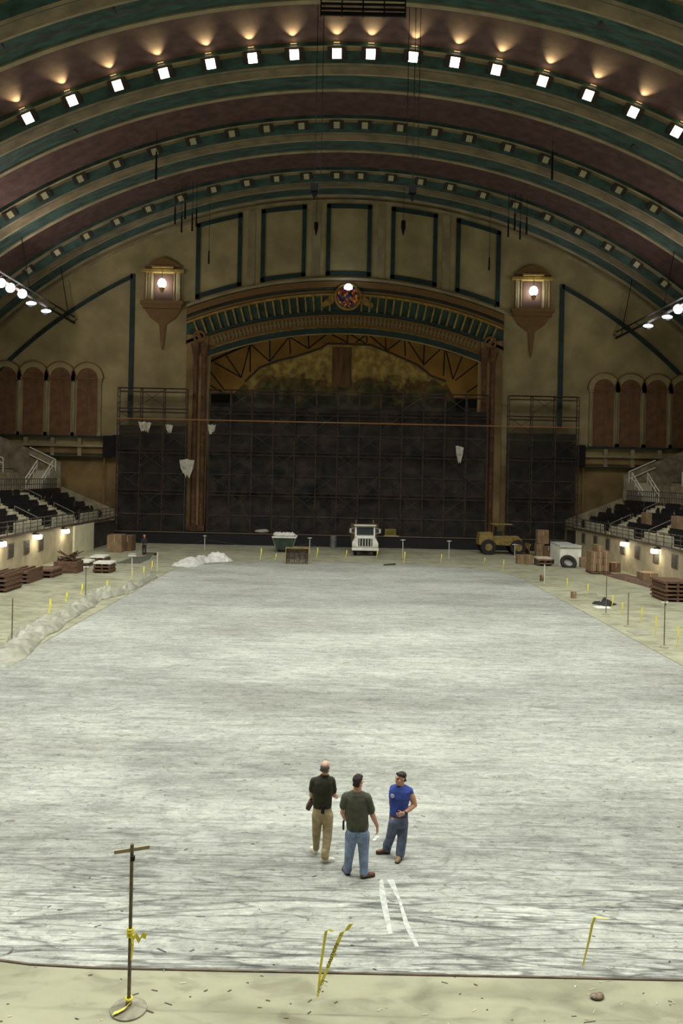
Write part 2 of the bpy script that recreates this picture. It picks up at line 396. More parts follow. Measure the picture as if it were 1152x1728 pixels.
# moulded bands of the arch
def band(R0, R1, x0, x1, y, d, n=60):
    mbx = [x0 + (x1 - x0) * i / n for i in range(n + 1)]
    return [(x, y, arcp(R0, x)) for x in mbx], [(x, y, arcp(R1, x)) for x in mbx], (0, -d, 0)
tn = [2]
def trim(mbb, m_, smooth=False):
    tn[0] += 1; return st(mbb.build('trim_%d' % tn[0], m_, smooth=smooth))
HX = 16.3
COLM = mat('dark_red_column', (0.15, 0.07, 0.035), 0.7, var=0.4, scale=2)
arch = empty('proscenium_arch', (0, WY, 1.2), 'wide gilded proscenium arch over the stage opening', 'arch')
for nm, r0, r1, d, m_ in (('cornice', 44.0, 44.25, 0.5, CREAM), ('moulding', 43.3, 43.9, 0.35, REDGOLD), ('moulding', 42.95, 43.2, 0.25, DARKTRIM), ('moulding', 42.7, 42.95, 0.4, REDGOLD),
                          ('top_rail', 42.42, 42.62, 0.5, GOLD), ('backing', 40.85, 42.42, 0.12, TEAL), ('bottom_rail', 40.55, 40.85, 0.35, DARKTRIM),
                          ('frieze', 39.25, 40.5, 0.25, REDGOLD), ('frieze_line', 39.1, 39.25, 0.35, GOLD), ('soffit_edge', SOF - 0.12, 39.1, 0.5, DARKTRIM)):
    mb = MB(); hx = HX if r0 > 40 else 14.6
    mb.strip(*band(r0, r1, -hx, hx, WY, d)); mb.build(nm, m_, arch)
bars = []
for k in range(-19, 20):
    if abs(k) < 2: continue
    a = k * 1.13; x, z = (41.65 * math.sin(R_(a)), VZ + 41.65 * math.cos(R_(a)))
    if abs(x) > HX - 0.3: continue
    mb = MB(); mb.box((x, WY - 0.25, z), (0.17, 0.25, 1.62), M=Matrix.Rotation(R_(a), 4, 'Y')); mb.build('bar', GOLD, arch)
for k in range(-34, 35):
    a = k * 0.58; x, z = (39.87 * math.sin(R_(a)), VZ + 39.87 * math.cos(R_(a)))
    if abs(x) > 13.6: continue
    mb = MB(); mb.box((x, WY - 0.3, z), (0.2, 0.15, 0.75), M=Matrix.Rotation(R_(a), 4, 'Y')); mb.box((x, WY - 0.33, z), (0.36, 0.1, 0.2), M=Matrix.Rotation(R_(a), 4, 'Y')); mb.build('rosette', mat('dim_ochre', (0.24, 0.18, 0.08), 0.8), arch)
for s in (-1, 1):   # volute ends and engaged columns
    mb = MB(); mb.span((s * 14.0, WY, 1.2), (s * 16.2, WY - 0.35, 21.3)); mb.build('jamb', WALLP if False else LOWWALL, arch)
    for x in (14.35, 15.2):
        mb = MB(); mb.tube((s * x, WY - 0.4, 1.2), (s * x, WY - 0.4, 19.0), 0.3, 0.26, 12)
        mb.box((s * x, WY - 0.4, 1.5), (0.8, 0.8, 0.6)); mb.tube((s * x, WY - 0.4, 19.0), (s * x, WY - 0.4, 20.1), 0.28, 0.5, 12); mb.box((s * x, WY - 0.4, 20.2), (0.95, 0.95, 0.25)); mb.build('column', COLM, arch)
    mb = MB(); mb.torus((s * 14.9, WY - 0.3, 21.1), 0.55, 0.16, 'Y'); mb.ell((s * 14.9, WY - 0.3, 21.1), (0.25, 0.2, 0.25)); mb.build('volute', REDGOLD, arch, smooth=True)

# upper wall panels framed in teal
for (xa, xb) in ((331, 408), (440, 516), (550, 626), (659, 737), (769, 844)):
    p0, p1 = at(xa, 430, WY), at(xb, 430, WY)
    x0, x1 = p0.x, p1.x; t = 0.42
    mb = MB(); n = 10; RT, RB = 51.9, 44.55
    xs = [x0 + (x1 - x0) * i / n for i in range(n + 1)]
    mb.strip([(x, WY, arcp(RT - t, x)) for x in xs], [(x, WY, arcp(RT, x)) for x in xs], (0, -0.16, 0))
    mb.strip([(x, WY, arcp(RB, x)) for x in xs], [(x, WY, arcp(RB + t, x)) for x in xs], (0, -0.16, 0))
    for xx, sg in ((x0, 1), (x1, -1)):
        mb.strip([(xx, WY, arcp(RB, xx)), (xx, WY, arcp(RT, xx))], [(xx + sg * t, WY, arcp(RB, xx)), (xx + sg * t, WY, arcp(RT, xx))], (0, -0.16, 0))
    trim(mb, DARKTRIM)
# side strips and arc borders
for s, px in ((-1, 223), (1, 947)):
    x = at(px, 540, WY).x; mb = MB()
    mb.span((x - 0.24, WY, 12.5), (x + 0.24, WY - 0.15, arcp(49.4, abs(x)))); trim(mb, DARKTRIM)
    mb = MB(); xs = [x + s * i * 0.8 for i in range(30) if abs(x + s * i * 0.8) < 44]
    mb.strip([(q, WY, arcp(49.0, q)) for q in xs], [(q, WY, arcp(49.4, q)) for q in xs], (0, -0.15, 0)); trim(mb, DARKTRIM)
mb = MB(); mb.strip(*band(52.1, 52.35, -44, 44, WY, 0.25, 90)); trim(mb, CREAM)
for (pa, pb) in ((418, 430), (527, 540), (637, 649), (746, 758)):
    mb = MB(); x0, x1 = at(pa, 430, WY).x, at(pb, 430, WY).x
    mb.strip([(x0, WY, arcp(44.4, x0)), (x0, WY, arcp(52.0, x0))], [(x1, WY, arcp(44.4, x1)), (x1, WY, arcp(52.0, x1))], (0, -0.1, 0)); trim(mb, CREAM)

# round-headed recesses on both sides, windows of the room
wn = [0]
for s, cs in ((-1, (147, 101.5, 56, 10, -36)), (1, (1018, 1062.5, 1107, 1152, 1198))):
    for px in cs:
        wn[0] += 1
        c = at(px, 680, WY); x = c.x; zb = 10.7; zs = 16.6; r = 1.05; ro = 1.62
        w_ = bpy.data.objects.new('window_%d' % wn[0], None); COL.objects.link(w_); w_.location = (x, WY, zb); w_['kind'] = 'structure'
        arc = [R_(180 * i / 16) for i in range(17)]
        mb = MB(); mb.prism([(x - r, WY - 0.02, zb), (x + r, WY - 0.02, zb)] + [(x + r * math.cos(a), WY - 0.02, zs + r * math.sin(a)) for a in arc], (0, -0.06, 0)); mb.build('louvre_panel', WINE, w_)
        mb = MB(); mb.strip([(x + (r + 0.02) * math.cos(a), WY, zs + (r + 0.02) * math.sin(a)) for a in arc], [(x + ro * math.cos(a), WY, zs + ro * math.sin(a)) for a in arc], (0, -0.18, 0))
        mb.mi = 1; mb.strip([(x + ro * math.cos(a), WY, zs + ro * math.sin(a)) for a in arc], [(x + (ro + 0.1) * math.cos(a), WY, zs + (ro + 0.1) * math.sin(a)) for a in arc], (0, -0.28, 0)); mb.build('arch_moulding', [WALLP, REDGOLD], w_)
        for sg in (-1, 1):
            mb = MB(); mb.tube((x + sg * 1.36, WY - 0.15, zb), (x + sg * 1.36, WY - 0.15, zs - 0.3), 0.16, 0.14, 10); mb.box((x + sg * 1.36, WY - 0.15, zs - 0.15), (0.45, 0.4, 0.3)); mb.box((x + sg * 1.36, WY - 0.15, zb + 0.15), (0.42, 0.4, 0.3))
            mb.build('colonnette', CREAM, w_)
        mb = MB(); mb.box((x, WY - 0.12, zs - 0.05), (2 * r, 0.1, 0.12)); mb.box((x, WY - 0.12, zs + 0.5), (1.7, 0.08, 0.07)); mb.box((x, WY - 0.12, (zb + zs) / 2), (0.06, 0.08, zs - zb)); mb.build('window_frame', REDGOLD, w_)
for s in (-1, 1):
    for z0, z1, d, m_ in ((10.45, 10.62, 0.45, DARKTRIM), (9.55, 9.8, 0.6, CREAM), (8.9, 9.5, 0.3, LOWWALL), (8.5, 8.62, 0.5, DARKTRIM)):
        mb = MB(); mb.span((s * 23.9, WY, z0), (s * 46.5, WY - d, z1)); trim(mb, m_)
    mb = MB()
    for i in range(8): mb.span((s * (24.2 + i * 2.77 - 0.2), WY, 8.6), (s * (24.2 + i * 2.77 + 0.2), WY - 0.42, 10.5))
    trim(mb, CREAM)

# stage house behind the arch
mb = MB(); mb.span((-17, 92.4, 1.2), (17, 92.8, 26)); mb.span((-17.2, WY + T, 1.2), (-16.8, 92.4, 26)); mb.span((16.8, WY + T, 1.2), (17.2, 92.4, 26)); mb.span((-17.2, WY + T, 25.6), (17.2, 92.8, 26))
st(mb.build('wall_stage', mat('ochre_backstage', (0.30, 0.20, 0.065), 0.9, var=0.25, scale=0.5)))
mb = MB(); mb.span((-23.2, 80.0, 0), (24.0, WY, 1.15)); mb.span((-17.2, WY, 0), (17.2, 92.8, 1.15)); st(mb.build('floor_stage', mat('stage_black', (0.012, 0.012, 0.015), 0.8)))
mb = MB(); mb.span((-23.2, 79.92, 1.12), (24.0, 80.15, 1.2)); trim(mb, mat('stage_nosing', (0.16, 0.12, 0.08), 0.7))

# ================================================================== CEILING FIXTURES
def fixture_parts(root, lit):
    w = 0.62 if lit else 0.5
    # root at the fixture centre; faces down the hall and slightly down (towards -Y)
    mb = MB(); o = Vector(root.location)
    tilt = Matrix.Rotation(R_(28), 4, 'X')
    def bx(c, d, m=0): mb.mi = m; mb.box(o + tilt @ Vector(c), d, M=tilt)
    for s in (-1, 1):
        bx((s * (w / 2 + 0.17), 0.0, 0), (0.34, 0.22, w + 0.1))
        bx((0, 0, s * (w / 2 + 0.015)), (w, 0.16, 0.03))
    bx((0, 0.09, 0), (w + 0.5, 0.06, w + 0.1))
    mb.build('frame', DARKF, root)
    mb = MB(); mb.box(o + tilt @ Vector((0, -0.02, 0)), (w, 0.14, w), M=tilt)
    mb.build('diffuser', LIT if lit else UNLIT, root)
DARKF = mat('dark_fixture_frame', (0.03, 0.022, 0.02), 0.7)
def ring(y, lit, name, label, group, amax, amin=-99):
    src = None; items = []
    for i, a in enumerate(ANG):
        for s in (-1, 1):
            if s * a > amax or s * a < amin: continue
            items.append(s * a)
    items.sort()
    for n, a in enumerate(items):
        x, z = vp(a, 0.12)
        loc = (x, y + (-0.12 if lit else -0.05), z)
        if src is None:
            src = empty(name, loc, '', 'ceiling light', group); fixture_parts(src, lit); r = src
        else: r = copy_thing(src, loc, '')
        r.rotation_euler = (0, R_(a), 0)
        r['label'] = label % ORD[n]
ring(55.1, True, 'square_ceiling_light', 'lit white square ceiling light in the big bright row, %s from the left', 'lit square lights of the bright row', 25.3, -25)
ring(66.2, False, 'square_ceiling_fixture', 'unlit square ceiling fixture in the middle row, %s from the left', 'unlit fixtures of the middle row', 31, -34)
ring(77.3, False, 'small_ceiling_fixture', 'small unlit ceiling fixture in the farthest row, %s from the left', 'unlit fixtures of the farthest row', 36, -36)
x, z = vp(24.0, 0.12); r0 = empty('square_ceiling_light', (x, 43.9, z), 'lit white square light alone at the top right edge of the ceiling', 'ceiling light'); fixture_parts(r0, True); r0.rotation_euler = (0, R_(24.0), 0)
# cove uplights that throw the warm fans on the brown field in front of the bright row
cove = None; n = 0
its = sorted([s * a for a in ANG[:9] for s in (-1, 1)])
for a in its[1:-1] if False else its:
    if a < -25.1 or a > 28.6: continue
    x, z = vp(a, 0.40); loc = (x, 54.25, z)
    lab = 'small cove uplight glowing above the bright row of lights, %s from the left' % ORD[n]; n += 1
    if cove is None:
        cove = empty('cove_uplight', loc, lab, 'uplight', 'cove uplights above the bright row'); mb = MB(); o = Vector(loc)
        mb.box(o + Vector((0, 0.05, 0.02)), (0.5, 0.14, 0.12)); mb.build('housing', DARKF, cove); r = cove
        mb = MB(); mb.box(o + Vector((0, -0.04, 0.06)), (0.42, 0.05, 0.04)); mb.build('lamp_lens', mat('warm_lens', (1, .9, .5), 0.4, emit=((1, 0.62, 0.22), 0.7)), cove)
    else: r = copy_thing(cove, loc, lab)
    r.rotation_euler = (0, R_(a), 0)
    x2, z2 = vp(a, 0.50)
    lamp('cove_light', 'SPOT', (x2, 54.13, z2), P_GLOW, (1.0, 0.74, 0.34), 0.05, (math.sin(R_(a)) * 0.32, -1, math.cos(R_(a)) * 0.32), 66, 1.0)
    lamp('cove_spill', 'POINT', (x2, 54.42, z2), P_GLOW * 0.012, (1.0, 0.72, 0.35), 0.05)
# dark vents in the vault
src = None
for k, (px, py, Y, nm) in enumerate(((195, 14, 48.5, 'near the top left'), (12, 73, 49, 'at the left edge below the top'), (1014, 36, 47.5, 'near the top right'), (125, 219, 58.7, 'left, under the bright row'), (1070, 244, 58.7, 'right, under the bright row'))):
    p = at(px, py, Y); a = math.atan2(p.x, p.z - VZ)
    x, z = vp(math.degrees(a), -0.05)
    lab = 'small dark vent in the vault, ' + nm
    loc = (x, F * (z - CAMZ) / max(1, -(unroll(px, py)[1])), z)
    mb = MB(); mb.box(loc, (0.5, 0.5, 0.3)); mb.box((loc[0], loc[1] - 0.3, loc[2]), (0.3, 0.12, 0.2)); o = mb.build('ceiling_vent', DARKF, loc=loc); tag(o, lab, 'vent', 'ceiling vents')

# ================================================================== GLASS GLOBE AND SIDE SHRINES ON THE END WALL
g = at(587, 500, WY - 1.15)
globe = empty('glass_globe', g, 'big dark stained glass globe at the crown of the gilded arch', 'globe')
gm = bpy.data.materials.new('stained_mosaic'); gm.use_nodes = True; nt = gm.node_tree; b = nt.nodes['Principled BSDF']
vo = nt.nodes.new('ShaderNodeTexVoronoi'); vo.inputs['Scale'].default_value = 4.5; tc = nt.nodes.new('ShaderNodeTexCoord'); nt.links.new(tc.outputs['Object'], vo.inputs['Vector'])
sp = nt.nodes.new('ShaderNodeSeparateColor'); nt.links.new(vo.outputs['Color'], sp.inputs[0])
rp = nt.nodes.new('ShaderNodeValToRGB'); nt.links.new(sp.outputs[0], rp.inputs[0]); rp.color_ramp.interpolation = 'CONSTANT'
e = rp.color_ramp.elements; e[0].position = 0; e[0].color = (0.02, 0.02, 0.05, 1); e[1].position = 0.3; e[1].color = (0.45, 0.10, 0.02, 1)
for p_, c_ in ((0.45, (0.02, 0.02, 0.03, 1)), (0.6, (0.6, 0.32, 0.03, 1)), (0.75, (0.03, 0.05, 0.25, 1)), (0.87, (0.3, 0.03, 0.02, 1))):
    q = e.new(p_); q.color = c_
nt.links.new(rp.outputs[0], b.inputs['Base Color']); b.inputs['Roughness'].default_value = 0.15
nt.links.new(rp.outputs[0], b.inputs['Emission Color']); b.inputs['Emission Strength'].default_value = 0.12
mb = MB(); mb.ell(g, (1.12, 1.12, 1.12), n=32, m=20); mb.build('glass_sphere', gm, globe, smooth=True)
mb = MB(); mb.torus(g + Vector((0, 0.3, 0)), 1.25, 0.16, 'Y', 32); mb.build('gold_ring', GOLD, globe, smooth=True)
mb = MB(); mb.tube(g + Vector((0, -0.62, 0.78)), g + Vector((0.0, -0.95, 0.62)), 0.36, 0.30, 16); mb.ell(g + Vector((0, -0.8, 0.66)), (0.42, 0.28, 0.42)); mb.build('lamp_lens', COOL, globe, smooth=True)
for s in (-1, 1):
    mb = MB()
    for k in range(5): mb.ell(g + Vector((s * (1.55 + k * 0.22), 0.75, -0.7 + 0.25 * (4 - k) * 0.6)), (0.2, 0.12, 0.55 - k * 0.06), pitch=0)
    mb.build('gilt_wing', GOLD, globe, smooth=True)
for s, (px, py), side in ((-1, (276, 481), 'left'), (1, (897, 494), 'right')):
    c = at(px, py, WY); x, z = c.x, c.z
    sh = empty('wall_shrine', (x, WY, z - 2.2), 'ornate red and gold niche with pediment high on the end wall, %s of the arch' % side, 'wall niche', 'ornate niches beside the arch')
    for d in (-1.75, -1.2, 1.2, 1.75):
        mb = MB(); mb.tube((x + d, WY - 0.3, z - 1.6), (x + d, WY - 0.3, z + 1.2), 0.14, 0.12, 10); mb.build('colonnette', REDGOLD, sh)
    mb = MB(); mb.span((x - 2.15, WY, z + 1.2), (x + 2.15, WY - 0.55, z + 1.5)); mb.span((x - 1.1, WY, z + 1.6), (x + 1.1, WY - 0.7, z + 1.78)); mb.build('entablature', GOLD, sh)
    mb = MB(); mb.prism([(x - 1.9, WY, z + 1.78), (x + 1.9, WY, z + 1.78), (x + 0.9, WY, z + 2.5), (x, WY, z + 2.8), (x - 0.9, WY, z + 2.5)], (0, -0.4, 0)); mb.build('pediment', REDGOLD, sh)
    mb = MB(); mb.span((x - 0.95, WY - 0.02, z - 1.6), (x + 0.95, WY - 0.08, z + 1.1)); mb.build('niche_back', mat('niche_dark', (0.10, 0.05, 0.03), 0.9), sh)
    mb = MB(); mb.span((x - 2.2, WY, z - 2.1), (x + 2.2, WY - 0.8, z - 1.75)); mb.span((x - 2.0, WY, z - 2.5), (x + 2.0, WY - 0.6, z - 2.1)); mb.build('balcony', REDGOLD, sh)
    mb = MB(); mb.prism([(x - 1.9, WY, z - 2.5), (x + 1.9, WY, z - 2.5), (x + 1.3, WY, z - 3.4), (x + 0.35, WY, z - 4.1), (x + 0.12, WY, z - 6.3), (x, WY, z - 6.7), (x - 0.12, WY, z - 6.3), (x - 0.35, WY, z - 4.1), (x - 1.3, WY, z - 3.4)], (0, -0.22, 0)); mb.build('drop_ornament', REDGOLD, sh)
    ln = empty('hanging_lantern', (x, WY - 0.75, z), 'bright glowing lantern in the ornate niche %s of the arch' % side, 'lantern', 'lanterns in the niches')
    mb = MB(); mb.ell((x, WY - 0.75, z), (0.42, 0.42, 0.48), n=20, m=12); mb.build('lit_bulb', COOL, ln, smooth=True)
    mb = MB(); mb.tube((x, WY - 0.75, z - 0.45), (x, WY - 0.75, z - 0.9), 0.3, 0.14, 12); mb.build('holder', GOLD, ln)
    mb = MB(); mb.tube((x, WY - 0.75, z + 0.45), (x, WY - 0.75, z + 1.25), 0.03); mb.build('chain', CABLE, ln)
    lamp('lantern_light', 'POINT', (x, WY - 1.5, z), 10, (0.95, 0.95, 1.0), 0.4)

# ================================================================== BACKDROP AND TRUSS IN THE STAGE OPENING
muralm = bpy.data.materials.new('torn_painted_mural'); muralm.use_nodes = True; nt = muralm.node_tree; b = nt.nodes['Principled BSDF']; b.inputs['Roughness'].default_value = 0.9
tc = nt.nodes.new('ShaderNodeTexCoord'); sx = nt.nodes.new('ShaderNodeSeparateXYZ'); nt.links.new(tc.outputs['Object'], sx.inputs[0])
n1 = nt.nodes.new('ShaderNodeTexNoise'); n1.inputs['Scale'].default_value = 0.55; n1.inputs['Detail'].default_value = 7; nt.links.new(tc.outputs['Object'], n1.inputs['Vector'])
n2 = nt.nodes.new('ShaderNodeTexNoise'); n2.inputs['Scale'].default_value = 1.3; n2.inputs['Detail'].default_value = 6; nt.links.new(tc.outputs['Object'], n2.inputs['Vector'])
ma = nt.nodes.new('ShaderNodeMath'); ma.operation = 'MULTIPLY_ADD'; nt.links.new(n1.outputs['Fac'], ma.inputs[0]); ma.inputs[1].default_value = 7.0; nt.links.new(sx.outputs['Z'], ma.inputs[2])
mr = nt.nodes.new('ShaderNodeMapRange'); nt.links.new(ma.outputs[0], mr.inputs[0]); mr.inputs['From Min'].default_value = 3.5; mr.inputs['From Max'].default_value = 8.5
r1 = nt.nodes.new('ShaderNodeValToRGB'); nt.links.new(mr.outputs[0], r1.inputs[0]); e = r1.color_ramp.elements
e[0].position = 0.0; e[0].color = (0.02, 0.022, 0.018, 1); e[1].position = 1.0; e[1].color = (0.46, 0.34, 0.10, 1)
for p_, c_ in ((0.3, (0.035, 0.04, 0.025, 1)), (0.5, (0.13, 0.12, 0.04, 1)), (0.62, (0.16, 0.08, 0.03, 1)), (0.72, (0.33, 0.26, 0.08, 1))): q = e.new(p_); q.color = c_
r2 = nt.nodes.new('ShaderNodeValToRGB'); nt.links.new(n2.outputs['Fac'], r2.inputs[0]); r2.color_ramp.elements[0].position = .4; r2.color_ramp.elements[0].color = (.5, .5, .45, 1); r2.color_ramp.elements[1].position = .6; r2.color_ramp.elements[1].color = (1.1, 1.1, 1.1, 1)
mx = nt.nodes.new('ShaderNodeMix'); mx.data_type = 'RGBA'; mx.blend_type = 'MULTIPLY'; mx.inputs['Factor'].default_value = 0.9
nt.links.new(r1.outputs[0], mx.inputs['A']); nt.links.new(r2.outputs[0], mx.inputs['B']); nt.links.new(mx.outputs['Result'], b.inputs['Base Color'])
YB = 85.5
P = [at(x, y, YB) for x, y in ((390, 668), (413, 646), (438, 622), (470, 610), (500, 603), (540, 590), (552, 582), (575, 582), (625, 584), (665, 600), (705, 618), (727, 636), (752, 645), (770, 678))]
base = [Vector((p.x, YB, 13.9)) for p in (P[0], P[-1])]
o = at(587, 660, YB)
bd = empty('painted_backdrop', (0, YB, 14), 'torn gold and green painted backdrop with gabled top hanging in the stage opening', 'backdrop')
mb = MB(); mb.prism([base[0]] + P + [base[1]], (0, 0.06, 0)); mb.build('painted_cloth', muralm, bd)
mb = MB(); mb.span((at(560, 640, YB).x, YB - 0.12, 16.6), (at(592, 640, YB).x, YB - 0.02, at(590, 586, YB).z)); mb.build('red_hanging', mat('faded_red_cloth', (0.15, 0.085, 0.035), 0.9, var=0.5, scale=1.0, stretch=(2, 1, 0.3)), bd)
mb = MB()
for a_, b_ in zip(P[1:-1], P[2:-1]): mb.tube(a_ + Vector((0, -.1, .1)), b_ + Vector((0, -.1, .1)), 0.12, n=6)
mb.build('gable_batten', mat('dark_batten', (0.05, 0.035, 0.03), 0.8), bd)
mb = MB(); mb.span((-16.5, 86.2, 1.15), (16.5, 86.35, at(587, 668, 86.2).z)); o = mb.build('stage_curtain', mat('dark_stage_cloth', (0.03, 0.028, 0.03), 0.95, col2=(0.012, 0.018, 0.016), scale=0.5), loc=(0, 86.2, 1.15)); tag(o, 'wide dark curtain closing the stage behind the scaffolding', 'curtain')
YT = 84.6
def pt(x, y): return at(x, y, YT)
up = [(345, 615), (380, 598), (422, 580), (455, 571), (488, 568), (520, 564), (555, 562), (586, 561), (620, 563), (650, 566), (682, 569), (715, 577), (748, 590), (782, 600), (812, 612)]
lo = [(352, 672), (362, 640), (407, 637), (430, 618), (455, 610), (490, 600), (520, 588), (553, 577), (586, 580), (620, 580), (652, 592), (684, 600), (714, 616), (764, 640), (808, 650), (822, 676)]
tr = empty('roof_truss', (0, YT, 17), 'dark steel arched truss across the top of the stage opening', 'truss')
mb = MB()
for a_, b_ in zip(up, up[1:]): mb.tube(pt(*a_), pt(*b_), 0.13, n=6)
mb.build('top_chord', CABLE, tr)
web = [((407, 637), (380, 598)), ((407, 637), (422, 580)), ((422, 580), (422, 628)), ((422, 580), (455, 610)), ((455, 571), (455, 610)), ((455, 610), (488, 568)), ((488, 568), (490, 597)), ((488, 568), (520, 588)), ((520, 564), (521, 588)), ((520, 588), (553, 562)), ((555, 562), (586, 578)), ((586, 561), (586, 580)),
       ((617, 580), (586, 561)), ((600, 578), (620, 563)), ((618, 563), (619, 578)), ((620, 563), (652, 590)), ((650, 566), (651, 592)), ((652, 592), (682, 569)), ((682, 570), (684, 601)), ((684, 569), (714, 614)), ((716, 577), (714, 616)), ((714, 616), (742, 590)), ((750, 590), (748, 634)), ((752, 590), (764, 640)), ((764, 640), (780, 600)), ((768, 642), (812, 608)), ((812, 608), (813, 645)), ((788, 662), (812, 646)), ((812, 646), (826, 646)),
       ((352, 620), (352, 672)), ((345, 615), (380, 660)), ((362, 612), (407, 637)), ((345, 645), (385, 668))]
for a_, b_ in web:
    mb = MB(); mb.tube(pt(*a_), pt(*b_), 0.075, n=6); mb.build('web_bar', CABLE, tr)

for x in (-9, 0, 9):  # unseen fill lamps, added to brighten the ochre stage interior
    lamp('stage_back_fill', 'POINT', (x, 88.5, 13.0), 420, (1.0, 0.82, 0.5), 0.5)
    lamp('stage_front_fill', 'POINT', (x, 83.9, 13.0), 90, (1.0, 0.85, 0.55), 0.5)
# ================================================================== SCAFFOLDING
def scaffold(x0, x1, nb, y0, y1, z0, nl, label, netting=False, mid=0):
    lh = 2.05; root = empty('scaffolding', ((x0 + x1) / 2, y0, z0), label, 'scaffolding', 'scaffolding in front of the stage'); bw = (x1 - x0) / nb
    src = None
    for i in range(nb + 1):
        x = x0 + i * bw
        for l in range(nl):
            z = z0 + l * lh
            if src is None:
                mb = MB(); mb.tube((x, y0, z), (x, y0, z + lh), 0.05, n=6); mb.tube((x, y1, z), (x, y1, z + lh), 0.05, n=6)
                for zz in (0.5, 1.15, 1.95): mb.tube((x, y0, z + zz), (x, y1, z + zz), 0.035, n=5)
                src = mb.build('frame', SCAFF, root); src_loc = Vector((x, y0, z))
            else:
                c = src.copy(); COL.objects.link(c); c.parent = root; c.location = Vector((x, y0, z)) - src_loc
    br = None
    for l in range(nl):
        for i in range(nb):
            if (i * 7 + l * 3) % 5 > 1: continue
            x = x0 + i * bw; z = z0 + l * lh
            if br is None:
                mb = MB(); mb.tube((x, y0 - 0.05, z + 0.3), (x + bw, y0 - 0.05, z + 1.85), 0.03, n=5); mb.tube((x, y0 - 0.1, z + 1.85), (x + bw, y0 - 0.1, z + 0.3), 0.03, n=5)
                br = mb.build('cross_brace', mat('brace_steel', (0.07, 0.058, 0.055), 0.6, 0.3), root); bl = Vector((x, y0, z))
            else:
                c = br.copy(); COL.objects.link(c); c.parent = root; c.location = Vector((x, y0, z)) - bl
    for l in range(1, nl + 1):
        z = z0 + l * lh
        if l % 2 == 0 or l == nl:
            mb = MB()
            for k in range(3): mb.box(((x0 + x1) / 2, y0 + (k + 0.5) * (y1 - y0) / 3, z), (x1 - x0, (y1 - y0) / 3 - 0.03, 0.05))
            mb.build('plank_deck', PLANK, root)
        mb = MB(); mb.tube((x0, y0, z - 0.35), (x1, y0, z - 0.35), 0.04, n=6); mb.tube((x0, y1, z - 0.35), (x1, y1, z - 0.35), 0.04, n=6); mb.build('ledger', SCAFF, root)
    if netting:
        mb = MB(); mb.span((x0, y1 + 0.12, z0), (x1, y1 + 0.14, z0 + (nl - (1 if nb > 6 else 2)) * lh + 0.4)); mb.build('debris_netting', NET if nb > 6 else NETW, root)
        mb = MB(); mb.span((x0, y0 - 0.15, z0), (x1, y0 - 0.14, z0 + (nl - 1) * lh + 0.7)); mb.build('front_murk_veil', VEILF, root)  # faint veil added in front of the frames for murk and lower contrast
    return root
NETW = mat('wing_netting', (0.05, 0.045, 0.04), 0.95, col2=(0.012, 0.02, 0.022), scale=0.7, alpha=0.62)
VEILF = mat('thin_murk_veil', (0.12, 0.09, 0.07), 0.95, col2=(0.02, 0.025, 0.03), scale=1.4, alpha=0.12)
NET = mat('dark_debris_netting', (0.075, 0.058, 0.048), 0.95, col2=(0.012, 0.018, 0.020), scale=0.7, alpha=0.82)
SY0, SY1 = 80.2, 81.05
xl, xr = at(196, 800, SY0).x, at(975, 800, SY0).x
ca, cb = at(350, 800, SY0).x, at(822, 800, SY0).x
wa, wb = at(312, 800, SY0).x, at(857, 800, SY0).x
scaffold(ca, cb, 13, SY0, SY1, 1.2, 7, 'wide dark central scaffolding filling the stage opening', True)
scaffold(xl, wa, 3, SY0, SY1, 1.2, 7, 'dark scaffolding wing against the wall left of the stage', True)
scaffold(wb, xr, 3, SY0, SY1, 1.2, 7, 'dark scaffolding wing against the wall right of the stage', True)
p0, p1 = at(200, 705, SY0 - 0.15), at(945, 722, SY0 - 0.15)
z_ = (p0.z + p1.z) / 2
mb = MB(); mb.tube((xl, SY0 - 0.15, z_), (xr, SY0 - 0.15, z_), 0.06, n=6); o = mb.build('guard_rail', mat('orange_rail', (0.42, 0.20, 0.08), 0.6), loc=(0, SY0, z_)); tag(o, 'long thin orange rail clamped across the upper scaffolding', 'rail')
for s, (xa, xb, ya, yb), sd in ((-1, (174, 226, 735, 772), 'left'), (1, (936, 987, 750, 788), 'right')):
    a_, b_ = at(xa, ya, 81.7), at(xb, yb, 81.7)
    o = empty('draped_platform', ((a_.x + b_.x) / 2, 81.9, 0), 'tall black draped platform at the %s end of the scaffolding' % sd, 'platform', 'black platforms beside the stage')
    mb = MB(); mb.span((a_.x, 81.6, b_.z), (b_.x, 82.3, a_.z)); mb.build('draped_box', BLACK, o, bevel=0.05)
    mb = MB()
    for xx in (a_.x + 0.1, b_.x - 0.1): mb.tube((xx, 81.9, 0), (xx, 81.9, b_.z), 0.06)
    mb.build('support_leg', LOWWALL, o)
    mb = MB(); mb.box(((a_.x + b_.x) / 2 + s * -0.2, 82.1, a_.z + 0.35), (2.0, 0.5, 0.5)); mb.build('pale_ledge', CREAM, o)
